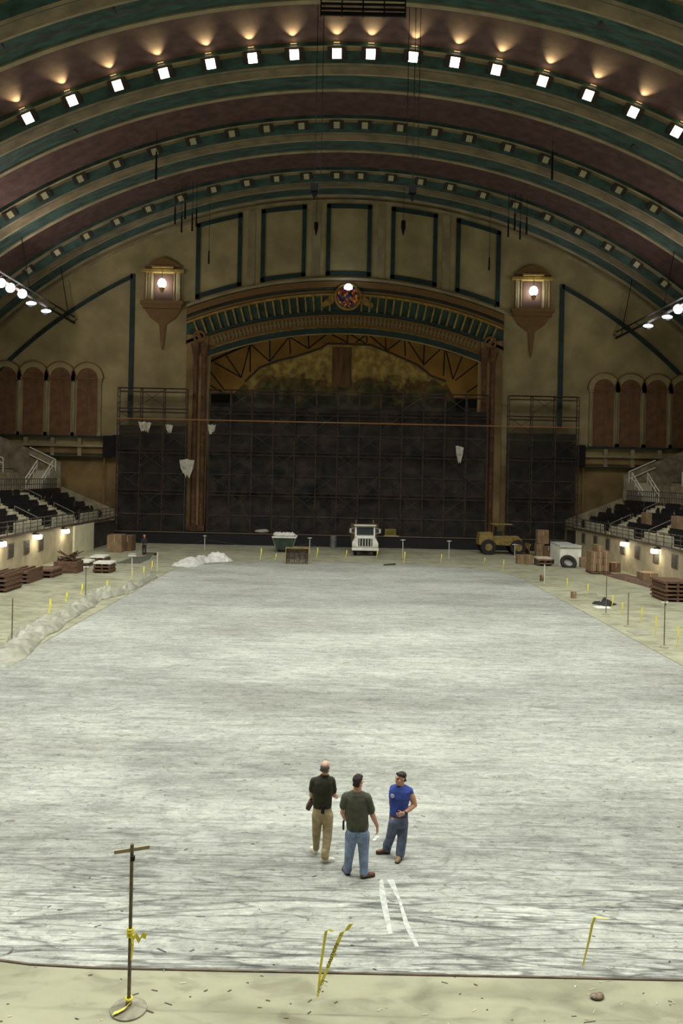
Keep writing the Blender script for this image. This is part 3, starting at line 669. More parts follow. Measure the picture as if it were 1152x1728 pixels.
# pale rags of sheeting caught on the scaffolding
def rag(px, py, w_, h_, lab, seed):
    rnd = random.Random(seed); c = at(px, py, SY0 - 0.2); k = 6
    top = [c + Vector((-w_ / 2 + w_ * i / k, rnd.uniform(-.02, .02), h_ / 2 + rnd.uniform(-.1, .1))) for i in range(k + 1)]
    mid = [c + Vector((-w_ / 2 * 0.8 + w_ * 0.8 * i / k, rnd.uniform(-.12, .12), rnd.uniform(-.1, .15))) for i in range(k + 1)]
    bot = [c + Vector((-w_ / 2 * 0.5 + w_ * 0.5 * i / k, rnd.uniform(-.1, .1), -h_ / 2 * rnd.uniform(0.3, 1.0))) for i in range(k + 1)]
    mb = MB(); mb.strip(top, mid, (0, 0.03, 0)); mb.strip(mid, bot, (0, 0.03, 0))
    o = mb.build('plastic_sheet', mat('pale_sheeting', (0.62, 0.60, 0.52), 0.5, var=0.2, scale=4), loc=c); tag(o, lab, 'plastic sheet', 'pale rags caught on the scaffolding')
rag(244, 722, 1.3, 1.2, 'pale torn sheet snagged high on the left scaffolding wing, leftmost of the rags', 1)
rag(285, 724, 0.8, 0.9, 'small pale sheet snagged beside the leftmost rag on the left scaffolding wing', 2)
rag(357, 725, 0.8, 1.0, 'pale rag hanging on the scaffolding just right of the left columns', 3)
rag(315, 792, 1.5, 2.0, 'largest pale rag, hanging lower in front of the left columns', 4)
rag(775, 768, 0.8, 1.7, 'narrow pale rag hanging on the right part of the central scaffolding', 5)

# ================================================================== HANGING RIGGING
def vd(Y):
    o = (Y - 55.1) % 11.1
    return 0.75 if 4.6 < o < 10.7 else -0.3
def cable_thing(name, px, py0, py1, Y, lab, grp, kind='hook', size=1.0):
    a_ = at(px, py1, Y); x = a_.x
    top = VZ + math.sqrt((VR + vd(Y)) ** 2 - x * x)
    r = empty(name, a_, lab, 'rigging', grp)
    mb = MB(); mb.tube((x, Y, a_.z + 0.4), (x, Y, top), 0.022 if kind != 'thick' else 0.05, n=5); mb.build('cable', CABLE, r)
    mb = MB()
    if kind == 'hoist':
        mb.box((x, Y, a_.z + 0.7), (0.75 * size, 0.5, 0.7 * size)); mb.tube((x, Y, a_.z + 0.4), (x, Y, a_.z), 0.3 * size, 0.05); mb.build('hoist_body', CABLE, r, bevel=0.05)
    elif kind == 'hook':
        mb.tube((x, Y, a_.z + 1.5 * size), (x, Y, a_.z + 0.6), 0.24 * size, 0.26 * size); mb.tube((x, Y, a_.z + 0.6), (x, Y, a_.z - 0.1), 0.22 * size, 0.03); mb.build('hook_block', CABLE, r)
    else:
        mb.tube((x, Y, a_.z + 1.6 * size), (x, Y, a_.z), 0.07, 0.09); mb.build('weight', CABLE, r)
    return r
cable_thing('chain_hoist', 530, 0, 336, 49.5, 'dark chain hoist on long cables left of the centre of the vault', 'hoists under the vault', 'hoist', 0.65)
cable_thing('chain_hoist', 695, 0, 340, 49.5, 'dark chain hoist on long cables right of the centre of the vault', 'hoists under the vault', 'hoist', 0.65)
cable_thing('hook_block', 533, 0, 396, 78, 'dark hanging hook block beside the middle wall panel', 'hook blocks', 'hook', 0.8)
cable_thing('hook_block', 680, 0, 396, 78, 'dark hanging hook block in front of the second wall panel from the right', 'hook blocks', 'hook', 0.9)
cable_thing('hanging_weight', 352, 0, 445, 79, 'thin hanging weight before the leftmost wall panel', 'hanging weights', 'w', 0.8)
cable_thing('hanging_weight', 825, 0, 456, 79, 'thin hanging weight in front of the rightmost wall panel', 'hanging weights', 'w', 0.8)
for k, (px, py) in enumerate(((295, 378), (306, 392), (312, 370), (324, 390), (331, 382))):
    cable_thing('hanging_weight', px, 0, py, 76, 'dark hanging weight above the left arch end, %s of its cluster from the left' % ORD[k], 'left cluster of hanging weights', 'w', 1.0)
for k, (px, py) in enumerate(((857, 400), (868, 388), (877, 404), (888, 395))):
    cable_thing('hanging_weight', px, 0, py, 76, 'dark hanging weight above the right arch end, %s of its cluster from the left' % ORD[k], 'right cluster of hanging weights', 'w', 1.0)
cable_thing('hanging_weight', 263, 0, 303, 64, 'thin weight on a cable below the middle row of fixtures, left', 'hanging weights', 'w', 1.4)
cable_thing('hanging_weight', 931, 0, 303, 64, 'thin weight on a cable below the middle row of fixtures, right', 'hanging weights', 'w', 1.4)
for k, (px, pe) in enumerate(((541, 300), (686, 250), (704, 312))):
    Y = 50.2; a_ = at(px, pe, Y)
    mb = MB(); mb.tube(a_, (a_.x, Y, VZ + math.sqrt((VR + vd(Y)) ** 2 - a_.x ** 2)), 0.02, n=5)
    o = mb.build('steel_cable', CABLE, loc=a_); tag(o, 'long dark steel cable hanging down the middle of the vault, %s from the left' % ORD[k], 'cable', 'long cables in the middle')
# hanging lighting grid at the top edge
YG = 47.0
ga, gb = at(541, 24, YG), at(684, 24, YG); gz = (ga.z + gb.z) / 2
gr = empty('rigging_grid', ((ga.x + gb.x) / 2, YG, gz), 'dark flat rigging grid hanging at the top centre of the picture', 'rigging grid')
for k in range(4):
    mb = MB(); mb.box(((ga.x + gb.x) / 2, YG + k * 0.12, gz + k * 0.36), (gb.x - ga.x, 0.12, 0.2 if k == 0 else 0.1)); mb.build('rail', CABLE, gr)
for k in range(5):
    mb = MB(); xx = ga.x + (gb.x - ga.x) * k / 4; mb.box((xx, YG + 0.2, gz + 0.55), (0.08, 0.1, 1.2)); mb.build('upright', CABLE, gr)
for xx in (ga.x, gb.x):
    mb = MB(); mb.tube((xx, YG + 0.2, gz + 1.0), (xx, YG + 0.2, vp(0)[1] + 0.7), 0.03, n=5); mb.build('cable', CABLE, gr)

# ================================================================== FLOODLIGHT RAILS AT BOTH SIDES
for s, sd, pts in ((-1, 'left', ((2, 479), (18, 487), (38, 497), (53, 513), (78, 526))), (1, 'right', ((1143, 523), (1125, 536), (1093, 551)))):
    xr_ = -27.6 if s < 0 else 27.6
    rail = empty('lighting_rail', (xr_, 66, 21.5), 'dark pipe rail carrying the bright floodlights high at the %s side' % sd, 'rail', 'side lighting rails')
    Ys = [F * (xr_ - CAMX) / unroll(*p)[0] for p in pts]
    zs = [CAMZ - unroll(*p)[1] * y / F for p, y in zip(pts, Ys)]
    zr = sum(zs) / len(zs) + 0.35
    mb = MB(); mb.tube((xr_, 44, zr), (xr_, 81.5, zr), 0.12, n=8); mb.tube((xr_, 44, zr + 0.6), (xr_, 81.5, zr + 0.6), 0.08, n=8)
    for y in range(45, 82, 3): mb.tube((xr_, y, zr), (xr_, y + 1.5, zr + 0.6), 0.04, n=5)
    mb.build('pipe', CABLE, rail)
    for y in (46, 58, 70, 80):
        mb = MB(); mb.tube((xr_, y, zr), (xr_ * 1.04, y, VZ + math.sqrt((VR + 0.6) ** 2 - (xr_ * 1.04) ** 2)), 0.04, n=5); mb.build('hanger', CABLE, rail)
    for k, (p, y, z) in enumerate(zip(pts, Ys, zs)):
        big = (s < 0 and k < 3) or (s > 0 and k == 0)
        r = empty('floodlight', (xr_, y, z), 'glaring white floodlight on the %s rail, %s from the %s' % (sd, ORD[k], 'left' if s < 0 else 'right') if big else 'floodlight seen edge-on on the %s rail, %s from the %s' % (sd, ORD[k], 'left' if s < 0 else 'right'), 'floodlight', 'floodlights of the %s rail' % sd)
        wv_, hv_ = (0.38, 0.38) if big else (0.45, 0.14)
        mb = MB(); mb.ell((xr_ - s * 0.1, y - 0.3, z), (wv_, 0.15, hv_)); mb.build('lit_lens', COOL, r, smooth=True)
        mb = MB(); mb.tube((xr_, y - 0.2, z), (xr_, y + 0.3, z), 0.42 if big else 0.3, 0.2, 14); mb.build('housing', CABLE, r)
        mb = MB(); mb.tube((xr_, y, z + 0.1), (xr_, y, zr), 0.05, n=6); mb.build('bracket', CABLE, r)
        lamp('flood_lamp', 'POINT', (xr_ - s * 0.4, y - 0.9, z), P_FLOOD * (1 if big else 0.35), (1.0, 0.84, 0.76), 0.35)

# ================================================================== GRANDSTANDS
seatmesh = None
def seat_mesh():
    mb = MB(); mb.box((0, 0.10, 0.30), (0.46, 0.10, 0.10)); mb.box((0, 0.16, 0.56), (0.46, 0.07, 0.38)); mb.box((0, 0.06, 0.42), (0.42, 0.10, 0.30)); mb.span((-0.05, 0.1, 0), (0.05, 0.2, 0.4))
    return mb
FX = 22.4; FZ = 2.5; RH = 0.42; RD = 0.82; NR = 6
Y_END = {-1: 71.9, 1: 76.5}
vents_px = {-1: ((17, 929), (44, 923), (68, 918)), 1: ((985, 908), (1005, 913), (1026, 918), (1051, 925), (1076, 932), (1107, 939), (1139, 947))}
lamps_px = {-1: ((4, 913), (65, 901), (112, 893)), 1: ((1052, 911), (1104, 922))}
nseat = {-1: 0, 1: 0}
for s, sd in ((-1, 'left'), (1, 'right')):
    ye = Y_END[s]
    gs = empty('grandstand', (s * FX, 60, 0), 'lower concrete grandstand behind the pale wall along the %s side' % sd, 'grandstand', 'lower grandstands')
    mb = MB(); mb.span((s * FX, 20, 0), (s * (FX + 0.25), ye, FZ)); mb.build('front_wall', CREAMWALL, gs)
    if s < 0:
        mb = MB(); mb.span((s * (FX - 0.15), 66.6, 0), (s * (FX + 0.25), ye, FZ - 0.02)); mb.build('pale_wall_end', PALEBLOCK, gs)
    mb = MB(); mb.span((s * (FX - 0.12), 20, FZ), (s * (FX + 0.35), 80.0, FZ + 0.1)); mb.build('wall_coping', mat('dark_coping', (0.07, 0.05, 0.035), 0.7), gs)
    mb = MB()
    for r in range(NR):
        x0 = FX + 0.9 + r * RD; mb.mi = 0
        mb.span((s * x0, 20, FZ - 0.3 if r else 0.0), (s * (x0 + RD + (2 if r == NR - 1 else 0)), 80.4, FZ + r * RH - 0.02))
        mb.mi = 1; mb.span((s * (x0 - 0.03), 20, FZ + r * RH - 0.1), (s * (x0 + 0.12), 80.5, FZ + r * RH))
    mb.mi = 0; mb.span((s * (FX + 0.25), 20, 0), (s * (FX + 0.9), ye, FZ - 0.3)); mb.mi = 2; mb.span((s * (FX + 0.25), ye, 0), (s * (FX + 0.9), 80.2, FZ - 0.3))
    mb.build('stepped_terrace', [CONC, CONCL, mat('dark_underside', (0.07, 0.06, 0.05), 0.9, var=0.4, scale=1.0)], gs)
    mb = MB(); y = 40.0
    zz = FZ + 0.1
    while y < 80.2: mb.tube((s * (FX + 0.1), y, zz), (s * (FX + 0.1), y, zz + 0.95), 0.03, n=6); y += 1.35
    for h in (0.3, 0.62, 0.95): mb.tube((s * (FX + 0.1), 40, zz + h), (s * (FX + 0.1), 80.2, zz + h), 0.028, n=6)
    mb.build('railing', mat('dark_railing', (0.07, 0.065, 0.055), 0.6), gs)
    # pale kick boards behind the railing
    for yy in (47.5, 55.5, 63.0, 70.0):
        mb = MB(); mb.span((s * (FX + 0.45), yy, FZ - 0.2), (s * (FX + 0.5), yy + 5.2, FZ + 0.85)); mb.build('parapet_panel', CONCL, gs)
    # sloped end wall of the lower stand
    mb = MB(); xe = FX + 0.2
    mb.prism([(s * xe, 80.5, 0), (s * (FX + 9), 80.5, 0), (s * (FX + 9), 80.5, FZ + NR * RH + 0.5), (s * (FX + 6.0), 80.5, FZ + NR * RH + 0.5), (s * xe, 80.5, FZ + 0.65)], (0, 0.35, 0)); mb.build('sloped_end_wall', CONC, gs)
    # stairs between the seat blocks
    for yy in (52.6, 61.2, 69.8):
        mb = MB()
        for r in range(NR * 2): mb.span((s * (FX + 0.9 + r * RD / 2), yy, FZ + (r + 1) * RH / 2 - 0.25), (s * (FX + 0.9 + (r + 1) * RD / 2), yy + 1.3, FZ + (r + 1) * RH / 2 + 0.0))
        mb.build('aisle_stair', CONCL, gs)
        mb = MB()
        for q in (0, 1):
            mb.tube((s * (FX + 1.2 + q * 2.9), yy + 0.65, FZ + 0.9 + q * 1.35), (s * (FX + 3.0 + q * 2.9), yy + 0.65, FZ + 0.9 + q * 1.35 + 0.84), 0.03, n=6)
            for e_ in (0, 1): mb.tube((s * (FX + 1.2 + q * 2.9 + e_ * 1.8), yy + 0.65, FZ + 0.1 + q * 1.35 + e_ * 0.84), (s * (FX + 1.2 + q * 2.9 + e_ * 1.8), yy + 0.65, FZ + 0.9 + q * 1.35 + e_ * 0.84), 0.03, n=6)
        mb.build('aisle_handrail', mat('pale_handrail', (0.22, 0.20, 0.15), 0.5), gs)
    # seats
    labs = 'black folded seat in the lower %s grandstand' % sd
    grp = 'black seats of the lower %s grandstand' % sd
    sm = None; rest = MB(); rnd = random.Random(3 + s)
    for r in range(NR):
        for y0_, y1_ in ((47.2, 52.4), (54.1, 61.0), (62.7, 69.6), (71.3, 79.6)):
            y = y0_ + 0.3
            while y < y1_:
                x = FX + 0.9 + r * RD + 0.55; z = FZ + r * RH
                if nseat[s] < 145 and rnd.random() < 0.93 and y < 71:
                    nseat[s] += 1
                    if sm is None:
                        m_ = seat_mesh(); sm = m_.build('stadium_seat', SEATM); c = sm
                    else: c = sm.copy(); COL.objects.link(c)
                    c.location = (s * x, y, z); c.rotation_euler = (0, 0, R_(-90 * s) )
                    tag(c, 'black folded seat in the %s row of the lower %s grandstand' % (ORD[r], sd), 'seat', grp)
                elif rnd.random() < 0.9:
                    rest.box((s * (x + 0.15), y, z + 0.56), (0.08, 0.46, 0.38)); rest.box((s * (x + 0.06), y, z + 0.42), (0.1, 0.42, 0.30)); rest.box((s * (x + 0.15), y, z + 0.2), (0.1, 0.1, 0.4))
                y += 0.56
    o = rest.build('bank_of_seats', SEATM); tag(o, 'remaining black seats packed at the far end of the lower %s grandstand' % sd, 'seats', kind='stuff')
    # vents and wall lamps
    src = None
    for k, p in enumerate(vents_px[s]):
        u, v = unroll(*p); Y = F * (s * FX - CAMX) / u; z = CAMZ - v * Y / F
        lab = 'small dark louvred vent in the pale %s wall, %s from the %s' % (sd, ORD[k], 'left')
        if src is None:
            src = empty('wall_vent', (s * (FX - 0.02), Y, z), lab, 'vent', 'vents of the %s wall' % sd)
            mb = MB(); mb.box((s * (FX - 0.02), Y, z), (0.08, 1.0, 0.95)); mb.build('frame', mat('vent_frame', (0.2, 0.18, 0.14), 0.7), src)
            mb = MB()
            for q in range(6): mb.box((s * (FX - 0.07), Y, z - 0.38 + q * 0.15), (0.05, 0.85, 0.11))
            mb.build('louvre', VENT, src)
        else: copy_thing(src, (s * (FX - 0.02), Y, z), lab)
    src = None
    for k, p in enumerate(lamps_px[s]):
        u, v = unroll(*p); X = s * (FX - 0.3); Y = F * (X - CAMX) / u; z = 2.22
        lab = 'glaring lamp under the coping of the pale %s wall, %s from the left' % (sd, ORD[k])
        if src is None:
            src = empty('wall_lamp', (X, Y, z), lab, 'wall lamp', 'lamps of the %s wall' % sd)
            mb = MB(); mb.box((X, Y, z - 0.02), (0.36, 0.62, 0.32)); mb.build('lit_glass', mat('lit_warm_glass', (1, 1, 1), 0.5, emit=((1, 0.95, 0.78), 7.0)), src, bevel=0.06)
            mb = MB(); mb.box((X + s * 0.1, Y, z + 0.19), (0.5, 0.7, 0.06)); mb.build('hood', DARKF, src)
        else: copy_thing(src, (X, Y, z), lab)
        lamp('wall_lamp_light', 'POINT', (X - s * 0.35, Y, z - 0.1), P_WALL, (1.0, 0.88, 0.62), 0.12)
    # upper balcony
    bx = FX + 0.9 + NR * RD + 0.2
    ub = empty('upper_balcony', (s * bx, 60, 5.0), 'upper balcony tier rising behind the lower %s grandstand' % sd, 'balcony', 'upper balconies')
    BZ = 5.25
    mb = MB(); mb.span((s * bx, 20, FZ + NR * RH - 0.6), (s * (bx + 3.2), 80.5, BZ)); mb.build('walkway_slab', CONC, ub)
    mb = MB(); mb.span((s * (bx - 0.03), 20, BZ - 0.12), (s * (bx + 0.2), 80.5, BZ + 0.03)); mb.build('slab_edge', mat('dark_coping', (0.07, 0.05, 0.035)), ub)
    mb = MB(); y = 44.0
    while y < 80.3: mb.tube((s * (bx + 0.15), y, BZ), (s * (bx + 0.15), y, BZ + 1.0), 0.03, n=6); y += 0.5
    for h in (0.5, 1.0): mb.tube((s * (bx + 0.15), 44, BZ + h), (s * (bx + 0.15), 80.3, BZ + h), 0.035, n=6)
    mb.build('railing', mat('dark_railing', (0.07, 0.065, 0.055)), ub)
    mb = MB(); rw = bx + 2.0
    mb.mi = 0; mb.span((s * rw, 20, BZ), (s * (rw + 0.3), 77.0, BZ + 1.55))
    for r in range(12):
        x0 = rw + 0.3 + r * 0.95; mb.mi = 0
        mb.span((s * x0, 20, BZ), (s * (x0 + 0.95), 77.0, BZ + 1.5 + r * 0.43)); mb.mi = 1
        mb.span((s * x0, 20, BZ + 1.42 + r * 0.43), (s * (x0 + 0.1), 77.0, BZ + 1.5 + r * 0.43 + 0.02))
    mb.build('raked_tier', [CONC, CONCL], ub)
    mb = MB(); mb.prism([(s * (bx - 0.2), 80.2, BZ), (s * (rw + 14), 80.2, BZ), (s * (rw + 14), 80.2, BZ + 9.2), (s * (bx - 0.2), 80.2, BZ + 2.6)], (0, 0.35, 0)); mb.build('sloped_end_wall', CONC, ub)
    # white-railed stair coming down towards the camera beside the end wall
    mb = MB()
    for q in range(9): mb.span((s * (bx + 0.25), 76.6 + q * 0.3, BZ), (s * (bx + 1.9), 76.6 + (q + 1) * 0.3, BZ + (q + 1) * 0.2))
    mb.span((s * (bx + 0.25), 79.3, BZ), (s * (bx + 1.9), 80.2, BZ + 1.8))
    mb.build('stair', mat('pale_stair', (0.5, 0.47, 0.36), 0.8), ub)
    wr = mat('white_stair_rail', (0.9, 0.9, 0.78), 0.4)
    for xx in (bx + 0.3, bx + 1.85):
        for h in (0.55, 1.0):
            mb = MB(); mb.tube((s * xx, 76.4, BZ + h), (s * xx, 79.4, BZ + h + 1.8), 0.06, n=6); mb.build('stair_rail', wr, ub)
        for q in range(4):
            mb = MB(); mb.tube((s * xx, 76.5 + q * 0.95, BZ + q * 0.57), (s * xx, 76.5 + q * 0.95, BZ + 1.03 + q * 0.57), 0.05, n=6); mb.build('rail_post', wr, ub)
    for h in (0.0, 0.75):
        mb = MB(); mb.tube((s * (bx + 0.3), 80.1, BZ + 2.15 + h), (s * (bx + 2.9), 80.1, BZ + 3.35 + h), 0.06, n=6); mb.build('landing_rail', wr, ub)
    mb = MB(); mb.tube((s * (bx + 0.3), 80.1, BZ + 1.8), (s * (bx + 0.3), 80.1, BZ + 2.95), 0.06, n=6); mb.build('rail_post', wr, ub)
    for (yy, x0_, z0_) in ((74.5, bx + 3.2, 1.9), (70.5, bx + 3.6, 2.1)):
        for h in (0.5, 0.95):
            mb = MB(); mb.tube((s * x0_, yy, BZ + z0_ + h), (s * (x0_ + 2.6), yy, BZ + z0_ + h + 1.18), 0.045, n=6); mb.build('aisle_rail', wr, ub)
        for q in (0, 1):
            mb = MB(); mb.tube((s * (x0_ + q * 2.6), yy, BZ + z0_ - 0.5 + q * 1.18), (s * (x0_ + q * 2.6), yy, BZ + z0_ + 0.95 + q * 1.18), 0.045, n=6); mb.build('rail_post', wr, ub)
    for k, (yy, rr) in enumerate(((57.5, 3), (60.6, 2), (66.6, 2)) if s > 0 else ()):
        c = Vector((s * (FX + 1.25 + rr * RD), yy, FZ + rr * RH)); bxo = empty('cardboard_box', c, 'brown carton standing among the seats of the right grandstand, %s from the right' % ORD[k], 'box', 'cartons among the right seats')
        mb = MB(); mb.box(c + Vector((0, 0, 0.62)), (0.5, 1.1, 1.24)); mb.build('body', CARD, bxo, bevel=0.02)
    # upper seats: the few rows the picture shows
    rest = MB()
    for r in range(9):
        y = 58.0
        while y < 69.5: rest.box((s * (rw + 0.95 + r * 0.95), y, BZ + 1.5 + r * 0.43 + 0.5), (0.2, 0.46, 0.5)); y += 0.56
    o = rest.build('bank_of_seats', SEATM); tag(o, 'rows of dark seats on the upper %s balcony' % sd, 'seats', kind='stuff')
# ================================================================== THINGS ON THE HALL FLOOR
TAPEG = 'yellow caution tape strips on the cord'
def stanchion(px, pyb, h, lab, base=True, bar=0.45, grp='T-topped pole stands around the slab', tape=False, barz=0.0, rb=0.24):
    b_ = fl(px, pyb) if not isinstance(px, Vector) else px
    r = empty('pole_stand', b_, lab, 'pole stand', grp)
    mb = MB(); mb.tube(b_ + Vector((0, 0, 0.05)), b_ + Vector((0, 0, h)), 0.024 if b_.y < 45 else 0.035, n=10); mb.build('pole', POLE if b_.y < 45 else mat('pale_pole', (0.6, 0.58, 0.48), 0.6), r)
    if base:
        mb = MB(); n = 28
        mb.tube(b_, b_ + Vector((0, 0, 0.02)), rb, rb, n); mb.tube(b_ + Vector((0, 0, 0.02)), b_ + Vector((0, 0, 0.075)), rb, 0.06, n); mb.tube(b_ + Vector((0, 0, 0.05)), b_ + Vector((0, 0, 0.14)), 0.045, 0.035, 12)
        mb.build('base_disc', mat('dusty_base', (0.30, 0.29, 0.21), 0.8, var=0.25, scale=8), r)
    if bar:
        mb = MB(); mb.box(b_ + Vector((0, 0, h - 0.07)), (bar, 0.03, 0.045), M=Matrix.Rotation(R_(-barz), 4, 'Y') @ Matrix.Rotation(R_(12), 4, 'Z')); mb.build('cross_bar', mat('pale_bar', (0.42, 0.36, 0.24), 0.7) if b_.y < 30 else WHITE, r)
        mb = MB(); mb.box(b_ + Vector((0.02, -0.03, h - 0.17)), (0.05, 0.04, 0.06)); mb.build('clamp', RUBBER, r)
    return r
def ribbon(pts, w_, mb, side=(1, 0.2, 0), tw=0.0):
    n = len(pts); sd = Vector(side).normalized(); A = []; B = []
    for i, p in enumerate(pts):
        q = Matrix.Rotation(tw * i / max(1, n - 1), 3, 'Z') @ sd
        A.append(Vector(p) - q * w_ / 2); B.append(Vector(p) + q * w_ / 2)
    mb.strip(A, B, (0.0, 0.004, 0.0)); return mb
# nearest stand, with the yellow tape tied round it
B0 = fl(217, 1704)
main = stanchion(B0, 0, 2.16, 'tall weathered pole stand with round base and cross bar in the left foreground', barz=5.0, grp=None, rb=0.235)
mb = MB()
for k in range(4): mb.torus(B0 + Vector((0, 0, 1.055 - 0.028 * k)), 0.034 + 0.004 * (k % 2), 0.013, 'Z', 14, 6)
ribbon([B0 + Vector(p) for p in ((0.03, -0.04, 1.0), (0.05, -0.06, 0.9), (0.04, -0.05, 0.78), (0.035, -0.05, 0.68))], 0.03, mb, tw=1.0)
ribbon([B0 + Vector(p) for p in ((0.03, -0.03, 0.93), (0.09, -0.05, 1.0), (0.13, -0.05, 0.93), (0.17, -0.05, 1.01), (0.22, -0.05, 0.99))], 0.07, mb, side=(0.2, 0, 1), tw=0.5)
o = mb.build('caution_tape', YEL, loc=B0 + Vector((0, 0, 1))); tag(o, 'crumpled yellow caution tape knotted around the pole of the foreground stand', 'tape')
mb = MB(); ribbon([B0 + Vector(p) for p in ((0.04, -0.05, 0.14), (-0.02, -0.1, 0.09), (-0.09, -0.14, 0.07), (-0.16, -0.16, 0.055))], 0.05, mb, side=(0.3, 1, 0.2))
mb.torus(B0 + Vector((0, 0, 0.15)), 0.04, 0.015, 'Z', 12, 6)
o = mb.build('caution_tape', YEL, loc=B0); tag(o, 'yellow tape end lying on the round base of the foreground stand', 'tape')

others = [  # px, base y, height, name
 (20, 1082, 1.75, 0.0, 'thin pole stand by the plastic heaps at the left edge of the picture'),
 (144, 1013, 1.9, 0.28, 'pale pole stand left of the slab, second from the left edge'),
 (222, 982, 1.75, 0.5, 'pole stand with white cross bar beside the dark mat at the left'),
 (265, 968, 1.5, 0.0, 'short thin pole stand at the far left corner of the slab'),
 (345, 931, 1.5, 0.3, 'far pole stand behind the plastic heap near the left columns'),
 (522, 937, 1.6, 0.4, 'far pole stand with white cross bar beside the bucket attachment'),
 (679, 944, 1.75, 0.4, 'far pole stand with white cross bar right of the white truck'),
 (757, 946, 1.75, 0.4, 'far pole stand midway between the white truck and the yellow machine'),
 (868, 944, 1.4, 0.5, 'pole stand with white cross bar in front of the yellow machine'),
 (918, 989, 1.45, 0.0, 'thin pole stand beside the right far corner of the slab'),
 (1022, 1037, 2.0, 0.0, 'thin pole stand next to the black cloth heap on the right'),
 (1059, 1057, 1.65, 0.0, 'thin bare pole stand right of the black cloth heap'),
 (1120, 1092, 2.0, 0.32, 'tall pole stand with cross bar near the right edge of the picture')]
stp = []
for px, py, h, bar, lab in others:
    stanchion(px, py, h, lab, bar=bar, rb=0.2); stp.append(fl(px, py))
# thin cord between the stands, where the strips hang
CZ = 1.12
front_y = B0.y
corners = [B0 + Vector((0, 0, CZ)), Vector((6.5, front_y - 0.1, CZ + 0.05))]
def cord(pts, lab):
    mb = MB()
    for a_, b_ in zip(pts, pts[1:]):
        q = [a_.lerp(b_, t / 6) + Vector((0, 0, -0.12 * math.sin(math.pi * t / 6))) for t in range(7)]
        for u_, v_ in zip(q, q[1:]): mb.tube(u_, v_, 0.0022, n=4)
    o = mb.build('barrier_cord', CORDM, loc=pts[0]); tag(o, lab, 'cord', 'barrier cords')
cord(corners, 'nearly invisible thin barrier cord strung across the foreground')
# foreground caution tapes
Yf = front_y - 0.02
def tape_pts(px_list, Y, dy=0.0): return [at(a_, b_, Y + dy * i) for i, (a_, b_) in enumerate(px_list)]
def caution(px_list, lab, w_, word=True, Y=Yf):
    pts = tape_pts(px_list, Y); r = empty('caution_tape', pts[-1], lab, 'tape', TAPEG)
    mb = MB(); ribbon(pts, w_, mb, side=(1, 0.25, 0), tw=0.5); mb.build('tape_strip', YEL, r)
    return r, pts
r, pts = caution([(592, 1559), (585, 1570), (577, 1573), (565, 1602), (556, 1625), (545, 1652), (539, 1664)], 'long slanting yellow caution tape strip with black lettering, foreground centre', 0.062)
cu = bpy.data.curves.new('lettering', 'FONT'); cu.body = 'CAUTION'; cu.size = 0.105; cu.extrude = 0.001; cu.align_x = 'CENTER'; cu.align_y = 'CENTER'
to = bpy.data.objects.new('lettering', cu); COL.objects.link(to); me = None
dg = bpy.context.evaluated_depsgraph_get(); me = bpy.data.meshes.new_from_object(to.evaluated_get(dg)); bpy.data.objects.remove(to)
me.materials.clear(); me.materials.append(INK); me.transform(Matrix.Diagonal((0.72, 0.6, 1, 1)))
d_ = pts[3] - pts[5]; an = math.atan2(d_.z, d_.x)
to = bpy.data.objects.new('lettering', me); COL.objects.link(to); to.parent = r
to.matrix_local = Matrix.Translation((pts[3] + pts[4]) / 2 + Vector((0, -0.02, 0.02)) - Vector(r.location)) @ Matrix.Rotation(-an, 4, 'Y') @ Matrix.Rotation(R_(90), 4, 'X')
me2 = me.copy(); t2 = bpy.data.objects.new('lettering', me2); COL.objects.link(t2); t2.parent = r
t2.matrix_local = Matrix.Translation((pts[5] + pts[6]) / 2 + Vector((0, -0.03, -0.03)) - Vector(r.location)) @ Matrix.Rotation(-an, 4, 'Y') @ Matrix.Rotation(R_(90), 4, 'X') @ Matrix.Diagonal((0.5, 0.8, 1, 1))
caution([(561, 1572), (556, 1568), (550, 1571), (547, 1590), (541, 1630), (539, 1655), (536, 1682)], 'thin twisted yellow caution tape strip beside the lettered one, foreground centre', 0.04)
caution([(1025, 1550), (1015, 1549), (1004, 1547), (999, 1560), (994, 1585), (988, 1610), (983, 1630)], 'yellow caution tape strip bent over the cord in the right foreground', 0.05)
# small far strips: (px, y top, y bottom)
far = [(85, 1010, 1037, 'left, above the second plastic heap'), (113, 999, 1015, 'left, right of the first heaps'), (139, 985, 1003, 'left, beside the second pole stand'), (181, 979, 999, 'left, behind the third plastic heap'), (223, 958, 984, 'at the pole stand by the dark mat'),
       (243, 955, 976, 'left of the far left corner'), (257, 946, 966, 'beside the short pole at the far left corner'), (299, 944, 955, 'left of the far plastic heap'), (441, 925, 945, 'left of the bucket attachment'), (466, 934, 945, 'just left of the bucket attachment'), (536, 924, 942, 'between the bucket attachment and barrel'), (585, 928, 942, 'left of the white truck'),
       (637, 929, 942, 'below the white truck at its right'), (683, 931, 952, 'beside the pole stand right of the truck'), (745, 935, 950, 'beside the pole stand midway to the machine'), (818, 941, 952, 'left of the yellow machine'), (850, 944, 962, 'in front of the yellow machine'), (957, 975, 1001, 'right of the slab corner pole stand'), (992, 985, 1012, 'left of the black cloth heap'), (1034, 1004, 1030, 'right of the black cloth heap'),
       (1050, 1016, 1042, 'left of the bare pole on the right'), (1083, 1025, 1055, 'between the two right poles'), (1107, 1040, 1082, 'left of the tall right pole stand'), (1144, 1056, 1101, 'at the right edge of the picture')]
tops = {'left': [], 'far': [], 'right': []}
